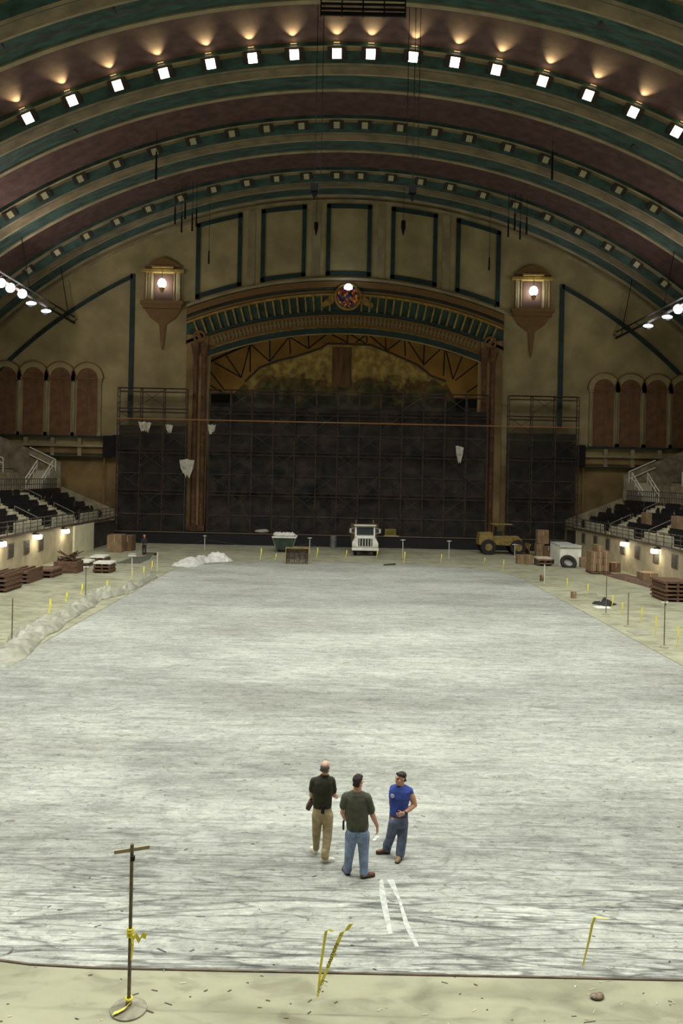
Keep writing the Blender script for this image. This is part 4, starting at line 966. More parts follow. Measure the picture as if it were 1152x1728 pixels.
for k, (px, y0, y1, where) in enumerate(far):
    # ground point below the strip lies on the line of the stands
    side = px > 880; best = None
    for ya in range(945, 1130):
        g_ = fl(px, ya)
        x_t = {True: 14.2, False: -13.9}[px > 600]
        if 300 < px < 880: best = fl(px, y1 + 5); break
        if (px > 600 and g_.x <= x_t) or (px <= 600 and g_.x >= x_t): best = g_; break
    best = best or fl(px, y1 + 5); Y = best.y
    a_, b_ = at(px, y0, Y), at(px - 2, y1, Y)
    tops['left' if px <= 300 else 'right' if px >= 880 else 'far'].append(a_)
    mb = MB(); ribbon([a_, a_.lerp(b_, 0.4) + Vector((0.02, 0, 0)), a_.lerp(b_, 0.75) - Vector((0.02, 0, 0)), b_], 0.085, mb, tw=1.0)
    o = mb.build('caution_tape', YEL, loc=b_); tag(o, 'short yellow caution tape strip hanging ' + where, 'tape', TAPEG)

H_ = Vector((0, 0, 1.1))
def poly(pts, lab):
    mb = MB()
    for u_, v_ in zip(pts, pts[1:]): mb.tube(u_, v_, 0.003, n=4)
    o = mb.build('barrier_cord', CORDM, loc=pts[0]); tag(o, lab, 'cord', 'barrier cords')
poly(sorted([p + H_ for p in stp[:4]] + tops['left'], key=lambda p: p.y), 'thin barrier cord strung along the left side of the slab')
poly(sorted([p + H_ for p in stp[3:10]] + tops['far'], key=lambda p: p.x), 'thin barrier cord strung across the far end of the slab')
poly(sorted([p + H_ for p in stp[9:]] + tops['right'], key=lambda p: p.y), 'thin barrier cord strung along the right side of the slab')
# crumpled plastic sheeting heaps
def heap(px0, py0, px1, py1, wid, hgt, lab, seed, mat_=PLASTIC, name='plastic_sheeting', cat='plastic sheeting', grp='crumpled plastic heaps'):
    rnd = random.Random(seed); a_, b_ = fl(px0, py0), fl(px1, py1); d = b_ - a_; n = 26; m = 12; nn = Vector((-d.y, d.x, 0)).normalized()
    mb = MB(); rows = []
    ph = [rnd.uniform(0, 6.28) for _ in range(6)]
    for i in range(n + 1):
        t = i / n; env = math.sin(math.pi * min(1, max(0, t))) ** 0.5; row = []
        for j in range(m + 1):
            u = -1 + 2 * j / m
            w2 = wid * (0.55 + 0.45 * env) * (1 + 0.25 * math.sin(5 * t + ph[0])) * 0.5
            h = hgt * env * (1 - u * u) ** 0.7 * (0.75 + 0.35 * math.sin(9 * t + ph[1] + 2 * u) + 0.2 * math.sin(21 * t + 5 * u + ph[2]))
            h = h * 0.8 + rnd.uniform(-0.16, 0.16) * hgt * (1 if abs(u) < 0.9 else 0)
            p = a_ + d * t + nn * (u * w2) + Vector((rnd.uniform(-.04, .04), rnd.uniform(-.04, .04), max(0.03, h)))
            row.append(mb.bm.verts.new(p))
        rows.append(row)
    top = [mb.bm.faces.new((rows[i][j], rows[i][j + 1], rows[i + 1][j + 1], rows[i + 1][j])) for i in range(n) for j in range(m)]
    r_ = bmesh.ops.extrude_face_region(mb.bm, geom=top)
    for v in [e_ for e_ in r_['geom'] if isinstance(e_, bmesh.types.BMVert)]: v.co.z = 0.0
    o = mb.build(name, mat_, smooth=True, loc=a_); sm_ = o.modifiers.new('subdivision', 'SUBSURF'); sm_.levels = 1; sm_.render_levels = 1
    tag(o, lab, cat, grp); return o
heap(-20, 1128, 70, 1066, 1.5, 0.5, 'largest crumpled plastic heap at the left edge of the picture beside the slab', 1)
heap(30, 1082, 105, 1042, 1.5, 0.6, 'crumpled plastic heap second nearest along the left of the slab', 2)
heap(80, 1055, 150, 1022, 1.2, 0.45, 'long crumpled plastic heap third along the left of the slab', 3)
heap(125, 1030, 172, 1004, 1.3, 0.6, 'crumpled plastic heap fourth along the left of the slab', 4)
heap(155, 1014, 207, 998, 1.2, 0.7, 'plastic heap with bright folds fifth along the left of the slab', 5)
heap(207, 999, 228, 987, 0.8, 0.5, 'small plastic heap sixth along the left of the slab', 6)
heap(224, 992, 260, 973, 0.8, 0.5, 'low plastic roll farthest along the left of the slab', 7)
heap(305, 957, 352, 945, 2.0, 0.75, 'white crumpled plastic heap beyond the far left corner, left half', 8, mat('white_crumpled_sheeting', (0.66, 0.66, 0.62), 0.35, var=0.15, scale=3, bump=0.4))
heap(335, 950, 386, 946, 1.8, 0.85, 'white crumpled plastic heap beyond the far left corner, right half', 9, mat('white_crumpled_sheeting', (0.66, 0.66, 0.62)))
BLK = mat('black_cloth_heap', (0.02, 0.022, 0.02), 0.8, var=0.3, scale=4)
heap(1003, 1018, 1035, 1022, 1.3, 0.45, 'crumpled black cloth heap on the floor right of the slab', 10, BLK, 'black_cloth', 'cloth', None)
heap(60, 968, 128, 955, 1.0, 0.35, 'low dark heap of scraps against the left wall', 12, mat('brown_scrap', (0.12, 0.07, 0.045), 0.95, var=0.5, scale=5), 'scrap_heap', 'scrap', None)
heap(1032, 968, 1140, 1000, 2.2, 0.25, 'low brown heap of scraps along the foot of the right wall', 13, mat('brown_scrap', (0.12, 0.07, 0.045)), 'scrap_heap', 'scrap', None)

# flat things on the floor
def sheet(pxs, m_, name, lab, cat, h=0.02, grp=None):
    pts = [fl(*p) for p in pxs]; mb = MB(); mb.prism(pts, (0, 0, h)); c = sum(pts, Vector()) / len(pts)
    o = mb.build(name, m_, loc=c); tag(o, lab, cat, grp); return o
sheet([(194, 951), (222, 941), (257, 937), (252, 944), (236, 951)], mat('dark_mat_cloth', (0.12, 0.13, 0.10), 0.9, var=0.4, scale=3), 'floor_mat', 'dark grey mat spread flat on the floor beyond the left pole stands', 'mat')
sheet([(1000, 1024), (1024, 1021), (1031, 1027), (1008, 1027)], WHITE, 'white_board', 'white board on the floor just in front of the black cloth heap', 'board')
sheet([(968, 1003), (1005, 1001), (1008, 1005), (972, 1006)], PLASTIC, 'plastic_sheet', 'thin pale plastic sheet flat on the floor beside the small carton', 'plastic sheet')
sheet([(1056, 1065), (1086, 1064), (1100, 1071), (1076, 1073)], PLASTIC, 'plastic_sheet', 'pale plastic sheet flat on the floor between the right pole stands', 'plastic sheet')
sheet([(646, 953), (666, 951), (668, 954), (648, 955)], mat('dark_floor_plate', (0.06, 0.05, 0.03), 0.8), 'floor_plate', 'small dark plate on the far floor in front of the truck', 'plate', 0.04)
sheet([(217, 934.5), (229, 934), (229, 935.5), (217, 936)], WHITE, 'white_board', 'tiny white board lying behind the dark mat at the left', 'board')
# painted marks on the slab
PAINT = mat('white_floor_paint', (0.62, 0.66, 0.60), 0.8, col2=(0.42, 0.44, 0.40), scale=9, detail=8)
for k, (pts_, lab) in enumerate((([(652, 1484), (664, 1484), (690, 1560), (707, 1598), (700, 1598), (682, 1562), (672, 1520)], 'long white slanting paint stroke on the slab right of the three men'), ([(640, 1484), (646, 1485), (652, 1520), (662, 1575), (655, 1577), (646, 1540), (640, 1510)], 'shorter white paint stroke on the slab below the three men'))):
    pp = [fl(*p, z=0.016) for p in pts_]; mb = MB(); mb.prism(pp, (0, 0, 0.003)); o = mb.build('paint_mark', PAINT, loc=pp[0]); tag(o, lab, 'paint mark', 'white paint strokes')
for k, (px, py, w_, r_) in enumerate(((632, 1417, 0.10, 0.9), (636, 1413, 0.08, 0.2))):
    p = fl(px, py, 0.016); mb = MB(); mb.box(p + Vector((0, 0, 0.004)), (w_, 0.05, 0.008), rz=r_); o = mb.build('paper_scrap', WHITE, loc=p); tag(o, 'tiny white paper scrap on the slab between the two right men, %s' % ('lower' if k == 0 else 'upper'), 'paper scrap')
# splinters and chips on the near floor
rnd = random.Random(5); mb = MB()
for k in range(170):
    px = rnd.uniform(0, 1152); py = rnd.uniform(1645, 1735) if k < 60 else rnd.uniform(1180, 1640)
    p = fl(px, py, 0.004 if py > 1642 else 0.02); L_ = rnd.uniform(0.015, 0.09) * (2.0 if rnd.random() < 0.12 else 1)
    mb.mi = rnd.choice((0, 0, 1)); mb.box(p, (L_, rnd.uniform(0.006, 0.02), 0.006), rz=rnd.uniform(-0.7, 1.0))
o = mb.build('floor_debris', [mat('dark_splinters', (0.10, 0.08, 0.06), 0.9), mat('pale_chips', (0.55, 0.52, 0.40), 0.9)]); tag(o, 'splinters and chips scattered over the floor and slab', 'debris', kind='stuff')
p = fl(1006, 1685); mb = MB(); mb.ell(p + Vector((0, 0, 0.03)), (0.09, 0.06, 0.035)); mb.ell(p + Vector((0.06, 0.02, 0.03)), (0.05, 0.05, 0.04)); o = mb.build('crumpled_wrapper', mat('brown_wrapper', (0.25, 0.19, 0.13), 0.6, var=0.4, scale=20), loc=p); tag(o, 'crumpled brown wrapper on the floor in the right foreground', 'wrapper')

# boxes and stacks
def crate(px0, px1, pyb, pyt, depth, lab, name='cardboard_box', m_=None, grp=None, cat='box', z0=0.0, lid=None, bev=0.02):
    m_ = m_ or CARD
    a_, b_ = fl(px0, pyb, z0), fl(px1, pyb, z0); Y = a_.y; zt = at((px0 + px1) / 2, pyt, Y).z
    c = Vector(((a_.x + b_.x) / 2, Y + depth / 2, z0)); h = max(0.08, zt - z0)
    r = empty(name, c, lab, cat, grp); mb = MB(); mb.box(c + Vector((0, 0, h / 2)), (b_.x - a_.x, depth, h)); mb.build('body', m_, r, bevel=bev)
    if lid is None and name == 'cardboard_box':
        mb = MB(); mb.box(c + Vector((0, 0, h + 0.003)), (0.06, depth, 0.006)); mb.box(c + Vector((0, -depth / 2 - 0.003, h * 0.8)), (0.06, 0.006, h * 0.4)); mb.build('tape', CARDT, r)
    if lid is not None:
        mb = MB(); mb.box(c + Vector((0, 0, h + 0.04)), (b_.x - a_.x + 0.06, depth + 0.06, 0.08)); mb.build('lid', lid, r)
    return r, c, h, b_.x - a_.x
def board_stack(px0, px1, pyb, pyt, depth, lab, top=None, name='board_stack', seed=0, m_=None, cat='boards', grp=None):
    a_, b_ = fl(px0, pyb), fl(px1, pyb); Y = a_.y; h = max(0.15, at((px0 + px1) / 2, pyt, Y).z); rnd = random.Random(seed)
    c = Vector(((a_.x + b_.x) / 2, Y + depth / 2, 0)); r = empty(name, c, lab, cat, grp); n = max(3, int(h / 0.12)); t = h / n
    for i in range(n):
        mb = MB(); last = i == n - 1 and top
        w_ = (b_.x - a_.x) * rnd.uniform(0.9, 1.0)
        if i % 2 == 0 and not last:
            for q in (-0.42, 0, 0.42): mb.box(c + Vector((q * w_, 0, (i + .5) * t)), (0.12, depth * 0.96, t))
        else: mb.box(c + Vector((rnd.uniform(-.05, .05), rnd.uniform(-.05, .05), (i + .5) * t)), (w_, depth, t * 0.98), rz=rnd.uniform(-.03, .03))
        mb.build('board' if not last else 'top_board', top if last else (m_ or WOOD), r)
    return r
board_stack(-20, 12, 1000, 967, 2.4, 'dark timber stack against the left wall at the edge of the picture', name='timber_stack', seed=1, cat='timber', grp='timber stacks by the left wall')
board_stack(16, 50, 985, 962, 2.6, 'dark timber stack second from the left edge by the left wall', name='timber_stack', seed=2, cat='timber', grp='timber stacks by the left wall')
board_stack(52, 92, 975, 961, 2.0, 'low dark timber stack between the tall stacks and the rubble crate', name='timber_stack', seed=3, cat='timber', grp='timber stacks by the left wall')
r, c, h, w_ = crate(90, 132, 967, 948, 1.4, 'brown crate heaped with twisted scrap below the left wall lamps', 'scrap_crate', WOOD, cat='crate')
rnd = random.Random(9); mb = MB()
for k in range(40): mb.tube(c + Vector((rnd.uniform(-.9, .9) * w_ / 2, rnd.uniform(-.5, .5), h + rnd.uniform(0, .1))), c + Vector((rnd.uniform(-1.1, 1.1) * w_ / 2, rnd.uniform(-.6, .6), h + rnd.uniform(.1, .75))), 0.04, n=5)
o = mb.build('twisted_scrap', mat('brown_scrap', (0.12, 0.07, 0.045)), r); o['kind'] = 'stuff'
board_stack(131, 150, 956, 947, 1.6, 'low flat stack with white top left of the two white-topped stacks', WHITE, seed=4, grp='white-topped board stacks')
board_stack(150, 178, 950, 939, 1.6, 'white-topped board stack standing behind the largest one', WHITE, seed=5, grp='white-topped board stacks')
board_stack(156, 188, 967, 949, 1.4, 'largest white-topped board stack with dark brown sides, left floor', WHITE, seed=6, grp='white-topped board stacks')
crate(180, 206, 932, 903, 1.6, 'big brown carton standing near the stage at the left', grp='cartons left')
crate(207, 223, 930, 904, 1.4, 'narrow darker carton right of the big left carton', m_=mat('dark_cardboard', (0.17, 0.10, 0.055), 0.9, var=0.3), grp='cartons left')
for k, (a_, b_, y0, y1, d) in enumerate(((873, 886, 952, 937, 0.8), (887, 898, 953, 937, 0.8))):
    crate(a_, b_, y0, y1, d, 'brown carton in front of the yellow machine, %s one' % ('left' if k == 0 else 'right'), grp='cartons before the machine')
crate(905, 917, 940, 918, 0.9, 'brown carton at the bottom of the tall stack beside the white bins, left', grp='tall stack by the bins')
crate(918, 931, 941, 922, 0.9, 'brown carton at the bottom of the tall stack beside the white bins, right', m_=mat('dark_cardboard', (0.17, 0.10, 0.055)), grp='tall stack by the bins')
zt = at(911, 918, fl(905, 940).y).z
r, c, h, w_ = crate(908, 926, 940, 917, 0.8, 'brown carton on top of the tall stack beside the white bins', grp='tall stack by the bins')
r.location.z += 1.22; r.location.x -= 0.1
board_stack(905, 931, 955, 941, 1.2, 'low pile of pale boards in front of the white bins', mat('pale_board', (0.62, 0.55, 0.42), 0.8, var=0.2), seed=7, m_=WOOD)
# white bins
for k, (a_, b_, yb, yt, dd) in enumerate(((936, 962, 951, 918, 1.6), (944, 978, 956, 922, 1.7))):
    r, c, h, w_ = crate(a_, b_, yb, yt, dd, 'large white bin %s' % ('behind, half hidden by the other white bin' if k == 0 else 'in front with the tyre leaning on it'), 'white_bin', WHITE, grp='white bins', cat='bin', lid=mat('grey_lid', (0.5, 0.52, 0.5), 0.5))
    mb = MB(); mb.box(c + Vector((0, -dd / 2 - 0.03, h - 0.12)), (w_ + 0.02, 0.06, 0.08)); mb.build('rim', STEEL, r)
t_ = fl(958, 957); mb = MB(); mb.torus(Vector(), 0.52, 0.17, 'Z', 28, 10)
tb = mb.bm; tb.transform(Matrix.Translation(t_ + Vector((0, -0.1, 0.40))) @ Matrix.Rotation(R_(52), 4, 'X'))
o = mb.build('tyre', RUBBER, loc=t_, smooth=True); tag(o, 'black tyre leaning on the front white bin', 'tyre')
t_ = fl(940, 951); mb = MB(); mb.torus(t_ + Vector((0, 0, 0.16)), 0.42, 0.15, 'Z', 24, 8); o = mb.build('tyre', RUBBER, loc=t_, smooth=True); tag(o, 'black tyre lying flat at the corner of the white bins', 'tyre')
crate(980, 995, 958, 941, 1.0, 'brown carton between the white bins and the tall carton stack', grp='cartons at right')
# tall stack of cartons on a pallet
rnd = random.Random(21); base = fl(997, 968); s_ = F / base.y
Wt = (1028 - 997) / s_; n_ = 0
pr = board_stack(996, 1029, 969, 965, 1.5, 'wooden pallet under the tall carton stack at the right', name='pallet', seed=11, cat='pallet')
zz = 0.17
for lv in range(4):
    hh = 0.50
    for q in range(3 if lv < 3 else 1):
        n_ += 1; wq = Wt / 3 - 0.03; x = base.x + Wt / 6 + q * Wt / 3 + (0.45 if lv == 3 else 0); c = Vector((x + rnd.uniform(-.03, .03), base.y + 0.75, zz))
        r = empty('cardboard_box', c, 'carton of the tall right-hand stack, %s layer, %s' % (('bottom', 'second', 'third', 'top')[lv], ('left', 'middle', 'right')[q] if lv < 3 else 'alone'), 'box', 'cartons of the tall stack')
        mb = MB(); mb.box(c + Vector((0, 0, hh / 2)), (wq, 1.3, hh)); mb.build('body', CARD, r, bevel=0.02)
        mb = MB(); mb.box(c + Vector((0, -0.655, hh / 2)), (0.06, 0.006, hh)); mb.build('tape', CARDT, r)
    zz += hh + 0.005
crate(1031, 1046, 966, 950, 1.0, 'dark brown carton right of the tall carton stack', m_=mat('dark_cardboard', (0.17, 0.10, 0.055)), grp='cartons at right')
crate(1085, 1108, 984, 967, 1.3, 'brown carton by the wall between the scraps and the pallet pile', grp='cartons at right')
board_stack(1120, 1165, 1016, 982, 2.2, 'dark pile of pallets and timber at the right edge of the picture', name='timber_stack', seed=14, cat='timber')
crate(965, 972, 1010, 999, 0.35, 'small carton standing alone right of the slab', grp=None)
crate(912, 918, 981, 971, 0.3, 'tiny dark carton beside the thin pole at the right slab corner', m_=mat('dark_cardboard', (0.17, 0.10, 0.055)))

# skip with bags, far centre
a_, b_ = fl(459, 932), fl(499, 932); Y = a_.y; W = b_.x - a_.x; c = Vector(((a_.x + b_.x) / 2, Y + 1.0, 0))
zt = at(480, 908, Y).z
r = empty('rubbish_skip', c, 'dark rubbish skip with a white rim in front of the stage', 'skip')
mb = MB(); mb.prism([(c.x - W / 2 + 0.35, Y, 0.25), (c.x + W / 2 - 0.35, Y, 0.25), (c.x + W / 2, Y, zt), (c.x - W / 2, Y, zt)], (0, 2.0, 0)); mb.build('hopper', GREEN, r)
mb = MB(); mb.span((c.x - W / 2 - 0.05, Y - 0.05, zt), (c.x + W / 2 + 0.05, Y + 0.15, zt + 0.14)); mb.build('rim', WHITE, r)
mb = MB(); mb.span((c.x - W / 2 - 0.05, Y + 1.85, zt), (c.x + W / 2 + 0.05, Y + 2.05, zt + 0.14)); mb.build('rim', WHITE, r)
for sx in (-1, 1):
    for sy in (0.3, 1.7): mb = MB(); mb.tube((c.x + sx * (W / 2 - 0.55) - 0.05, Y + sy, 0.14), (c.x + sx * (W / 2 - 0.55) + 0.05, Y + sy, 0.14), 0.14, n=12); mb.build('wheel', RUBBER, r)
    mb = MB(); mb.tube((c.x + sx * (W / 2 - 0.35), Y - 0.05, 0.3), (c.x + sx * (W / 2 - 0.02), Y - 0.05, zt), 0.05, n=6); mb.build('brace', STEEL, r)
for k, (dx, sz, nm) in enumerate(((-0.55, 0.5, 'left'), (0.1, 0.42, 'middle'), (0.6, 0.45, 'right'))):
    mb = MB(); p = Vector((c.x + dx, Y + 0.8, zt + 0.2)); mb.ell(p, (sz, 0.5, 0.24)); mb.ell(p + Vector((0.1, -0.1, 0.2)), (0.12, 0.12, 0.12)); mb.ell(p + Vector((-0.2, 0.1, 0.03)), (sz * 0.7, 0.45, 0.26))
    o = mb.build('rubbish_bag', BAG, smooth=True, loc=p); tag(o, 'white rubbish bag piled in the skip, %s one' % nm, 'rubbish bag', 'bags in the skip')
p = at(441, 902, 80.4); p.z = 1.2; mb = MB(); mb.ell(p + Vector((0, 0.3, 0.16)), (0.75, 0.3, 0.2)); mb.ell(p + Vector((0.3, 0.25, 0.2)), (0.4, 0.25, 0.2)); o = mb.build('rubbish_bag', BAG, smooth=True, loc=p); tag(o, 'pale bag lying on the stage edge left of the skip', 'rubbish bag')
# loader bucket
a_, b_ = fl(482, 951), fl(520, 951); Y = a_.y; W = b_.x - a_.x; zt = at(500, 926, Y).z; cx = (a_.x + b_.x) / 2
r = empty('loader_bucket', (cx, Y, 0), 'detached grey loader bucket resting on the floor in front of the skip', 'bucket')
mb = MB(); mb.strip([(cx - W / 2, Y - 0.3, 0.03), (cx - W / 2, Y + 0.5, 0.03), (cx - W / 2, Y + 0.75, 0.3), (cx - W / 2, Y + 0.7, 0.8), (cx - W / 2, Y + 0.45, zt)], [(cx + W / 2, Y - 0.3, 0.03), (cx + W / 2, Y + 0.5, 0.03), (cx + W / 2, Y + 0.75, 0.3), (cx + W / 2, Y + 0.7, 0.8), (cx + W / 2, Y + 0.45, zt)], (0, 0.04, 0.02)); mb.build('shell', mat('worn_bucket_steel', (0.20, 0.17, 0.12), 0.6, 0.3, var=0.4, scale=4), r)
for sx in (-1, 1):
    mb = MB(); x = cx + sx * W / 2; mb.prism([(x, Y - 0.3, 0.03), (x, Y + 0.5, 0.03), (x, Y + 0.75, 0.3), (x, Y + 0.7, 0.8), (x, Y + 0.45, zt), (x, Y + 0.3, zt)], (0.05 * sx, 0, 0)); mb.build('side_plate', YELM, r)
for q in range(4): mb = MB(); mb.box((cx - W / 2 + (q + 0.5) * W / 4, Y + 0.3, 0.55), (0.05, 0.1, 0.9), M=Matrix.Rotation(R_(-25), 4, 'X')); mb.build('rib', RUBBER, r)
mb = MB(); mb.box((cx, Y + 0.4, zt + 0.03), (W + 0.1, 0.16, 0.12)); mb.build('top_lip', YELM, r)
# barrel
p = fl(562, 925); Y = p.y; zt = at(562, 905, Y).z; r = empty('steel_barrel', p, 'grey steel barrel standing against the stage front', 'barrel')
mb = MB(); mb.tube(p, p + Vector((0, 0, zt)), 0.32, n=20); mb.build('drum', STEEL, r)
for z_ in (0.05, zt / 3, zt * 2 / 3, zt): mb = MB(); mb.torus(p + Vector((0, 0, z_)), 0.33, 0.025, 'Z', 20, 6); mb.build('hoop', STEEL, r)
# sign board / yellow case on the stage
a_, b_ = at(649, 908, 80.15), at(668, 893, 80.15); r = empty('yellow_case', ((a_.x + b_.x) / 2, 80.2, 1.2), 'yellow boxy machine standing on the stage edge right of the truck', 'machine')
mb = MB(); mb.span((a_.x, 80.0 + 0.05, 1.2), (b_.x, 80.18, b_.z)); mb.build('casing', mat('bright_machine_yellow', (0.55, 0.45, 0.07), 0.5, var=0.2), r, bevel=0.03)
mb = MB(); mb.span((a_.x + 0.2, 80.02, 1.45), (b_.x - 0.3, 80.05, b_.z - 0.2)); mb.build('dark_panel', mat('olive_panel', (0.14, 0.13, 0.04), 0.6), r)
mb = MB(); mb.span((a_.x - 0.1, 80.0, 1.2), (b_.x + 0.3, 80.2, 1.24)); mb.build('skid', WHITE, r)

# ------------------------------------------------------------------ white truck, nose to the camera
a_, b_ = fl(594, 938), fl(638, 940); TY = a_.y; tx = (a_.x + b_.x) / 2
tk = empty('white_truck', (tx, TY, 0), 'white short-nosed truck facing the camera in front of the stage', 'truck')
TW = 2.35; zT = at(612, 887, TY).z
def tp(mb, name, m_, **k): return mb.build(name, m_, tk, **k)
mb = MB(); mb.prism([(tx - TW / 2, TY + 0.1, 0.75), (tx + TW / 2, TY + 0.1, 0.75), (tx + TW / 2, TY + 0.1, 1.15), (tx + TW / 2 - 0.2, TY + 0.1, 1.5), (tx + TW / 2 - 0.35, TY + 0.1, 1.75), (tx - TW / 2 + 0.35, TY + 0.1, 1.75), (tx - TW / 2 + 0.2, TY + 0.1, 1.5), (tx - TW / 2, TY + 0.1, 1.15)], (0, 1.0, 0)); tp(mb, 'bonnet', WHITE, bevel=0.08)
mb = MB(); mb.prism([(tx - 0.92, TY + 1.1, 0.7), (tx - 0.92, TY + 0.85, 1.7), (tx - 0.92, TY + 1.15, 2.62), (tx - 0.92, TY + 2.4, 2.62), (tx - 0.92, TY + 2.4, 0.7)], (1.84, 0, 0)); tp(mb, 'cab', WHITE, bevel=0.06)
mb = MB(); mb.prism([(tx - 0.76, TY + 0.84, 1.82), (tx + 0.76, TY + 0.84, 1.82), (tx + 0.76, TY + 1.08, 2.5), (tx - 0.76, TY + 1.08, 2.5)], (0, -0.02, 0.01)); tp(mb, 'windscreen', GLASSD)
mb = MB(); mb.box((tx, TY + 1.15, 2.68), (2.0, 0.6, 0.1)); tp(mb, 'sun_visor', WHITE, bevel=0.02)
mb = MB(); mb.box((tx, TY + 0.08, 1.22), (1.25, 0.04, 0.66)); tp(mb, 'grille', INK)
for q in range(5): mb = MB(); mb.box((tx - 0.5 + q * 0.25, TY + 0.04, 1.22), (0.06, 0.05, 0.62)); tp(mb, 'grille_bar', WHITE)
mb = MB(); mb.box((tx, TY - 0.05, 0.62), (TW + 0.05, 0.22, 0.26)); tp(mb, 'bumper', WHITE, bevel=0.03)
for sx in (-1, 1):
    mb = MB(); mb.tube((tx + sx * 0.95, TY + 0.02, 0.95), (tx + sx * 0.95, TY + 0.1, 0.95), 0.12, n=16); tp(mb, 'headlamp', mat('headlamp_glass', (0.7, 0.7, 0.6), 0.2))
    mb = MB(); mb.box((tx + sx * 1.32, TY + 0.9, 2.2), (0.18, 0.06, 0.4)); mb.tube((tx + sx * 0.92, TY + 1.0, 2.45), (tx + sx * 1.32, TY + 0.9, 2.35), 0.02); mb.tube((tx + sx * 0.92, TY + 1.0, 1.95), (tx + sx * 1.32, TY + 0.9, 2.02), 0.02); tp(mb, 'wing_mirror', mat('pale_mirror', (0.5, 0.5, 0.45), 0.4))
    for wy in (0.75, 4.2): mb = MB(); mb.tube((tx + sx * 0.72, TY + wy, 0.46), (tx + sx * 1.02, TY + wy, 0.46), 0.46, n=24); tp(mb, 'wheel', RUBBER)
mb = MB(); mb.span((tx - 1.2, TY + 2.7, 1.0), (tx + 1.2, TY + 6.2, 2.35)); mb.span((tx - 1.25, TY + 2.6, 2.35), (tx + 1.25, TY + 2.75, 2.75)); tp(mb, 'truck_bed', mat('brown_truck_bed', (0.12, 0.085, 0.05), 0.8, var=0.4))
mb = MB(); mb.span((tx - 0.5, TY + 0.8, 0.45), (tx + 0.5, TY + 6.0, 0.75)); tp(mb, 'chassis', RUBBER)
for sx in (-1, 1): mb = MB(); mb.tube((tx + sx * 0.8, TY + 2.55, 1.0), (tx + sx * 0.8, TY + 2.55, 3.1), 0.06); tp(mb, 'exhaust_stack', mat('rusty_exhaust', (0.2, 0.12, 0.07), 0.6))

# ------------------------------------------------------------------ yellow articulated machine, side on
a_, b_ = fl(808, 936), fl(893, 938); MY = a_.y; mx0, mx1 = a_.x, b_.x; L_ = mx1 - mx0
mc = empty('yellow_loader', ((mx0 + mx1) / 2, MY + 1.2, 0), 'faded yellow articulated loader parked side-on before the stage at the right', 'loader')
def mp_(mb, name, m_, **k): return mb.build(name, m_, mc, **k)
mb = MB(); mb.prism([(mx0, MY + 0.3, 0.9), (mx0 + 0.1, MY + 0.3, 2.0), (mx0 + 1.3, MY + 0.3, 2.1), (mx0 + 1.5, MY + 0.3, 0.8)], (0, 1.6, 0)); mp_(mb, 'engine_hood', YELM, bevel=0.05)
mb = MB(); mb.prism([(mx0 + 1.4, MY + 0.5, 0.9), (mx0 + 1.4, MY + 0.5, 1.75), (mx1 - 0.9, MY + 0.5, 1.75), (mx1 - 0.4, MY + 0.5, 1.2), (mx1 - 0.6, MY + 0.5, 0.8)], (0, 1.2, 0)); mp_(mb, 'frame', YELM, bevel=0.04)
mb = MB(); mb.box((mx0 + 2.2, MY + 1.1, 2.85), (1.9, 1.4, 0.08)); mp_(mb, 'canopy', YELM)
for dx in (-0.75, 0.75):
    for dy in (0.55, 1.65): mb = MB(); mb.tube((mx0 + 2.2 + dx, MY + dy, 1.75), (mx0 + 2.2 + dx, MY + dy, 2.85), 0.04, n=6); mp_(mb, 'canopy_post', RUBBER)
mb = MB(); mb.box((mx0 + 2.0, MY + 1.1, 1.95), (0.6, 0.6, 0.35)); mb.box((mx0 + 1.75, MY + 1.1, 2.3), (0.12, 0.6, 0.6)); mp_(mb, 'driver_seat', RUBBER)
for wx in (0.9, L_ - 1.0):
    for wy in (0.0, 1.9):
        mb = MB(); mb.tube((mx0 + wx, MY + wy, 0.72), (mx0 + wx, MY + wy + 0.45, 0.72), 0.72, n=28); wh = mp_(mb, 'wheel', RUBBER, bevel=0.05)
        mb = MB(); c_ = Vector((mx0 + wx, MY + wy - 0.02, 0.72)); mb.tube(c_, c_ + Vector((0, 0.1, 0)), 0.34, 0.2, n=20); me_ = mb.build('wheel_rim', YELM); me_.parent = wh; me_.data.transform(Matrix.Translation(-Vector(mc.location)))
mb = MB(); mb.tube((mx1 - 1.6, MY + 0.8, 1.5), (mx1 - 0.2, MY + 0.8, 0.9), 0.12); mb.tube((mx1 - 0.2, MY + 0.8, 0.9), (mx1 + 0.2, MY + 0.8, 0.4), 0.12); mp_(mb, 'lift_arm', YELM)
mb = MB(); mb.strip([(mx1 + 0.6, MY, 0.05), (mx1 + 0.1, MY, 0.1), (mx1 - 0.05, MY, 0.6), (mx1 + 0.15, MY, 1.05)], [(mx1 + 0.6, MY + 2.2, 0.05), (mx1 + 0.1, MY + 2.2, 0.1), (mx1 - 0.05, MY + 2.2, 0.6), (mx1 + 0.15, MY + 2.2, 1.05)], (0.03, 0, 0.03)); mp_(mb, 'bucket', YELM)

# dolly at the left
p = fl(247, 937); r = empty('flat_dolly', p, 'small dark dolly on the floor beside the far left person', 'dolly')
mb = MB(); mb.box(p + Vector((0.25, 0.2, 0.16)), (1.1, 0.5, 0.08)); mb.build('platform', mat('dark_dolly', (0.04, 0.035, 0.03), 0.8), r)
for dx in (-0.2, 0.7):
    mb = MB(); mb.tube(p + Vector((dx, 0.0, 0.07)), p + Vector((dx, 0.4, 0.07)), 0.07, n=10); mb.build('caster', RUBBER, r)
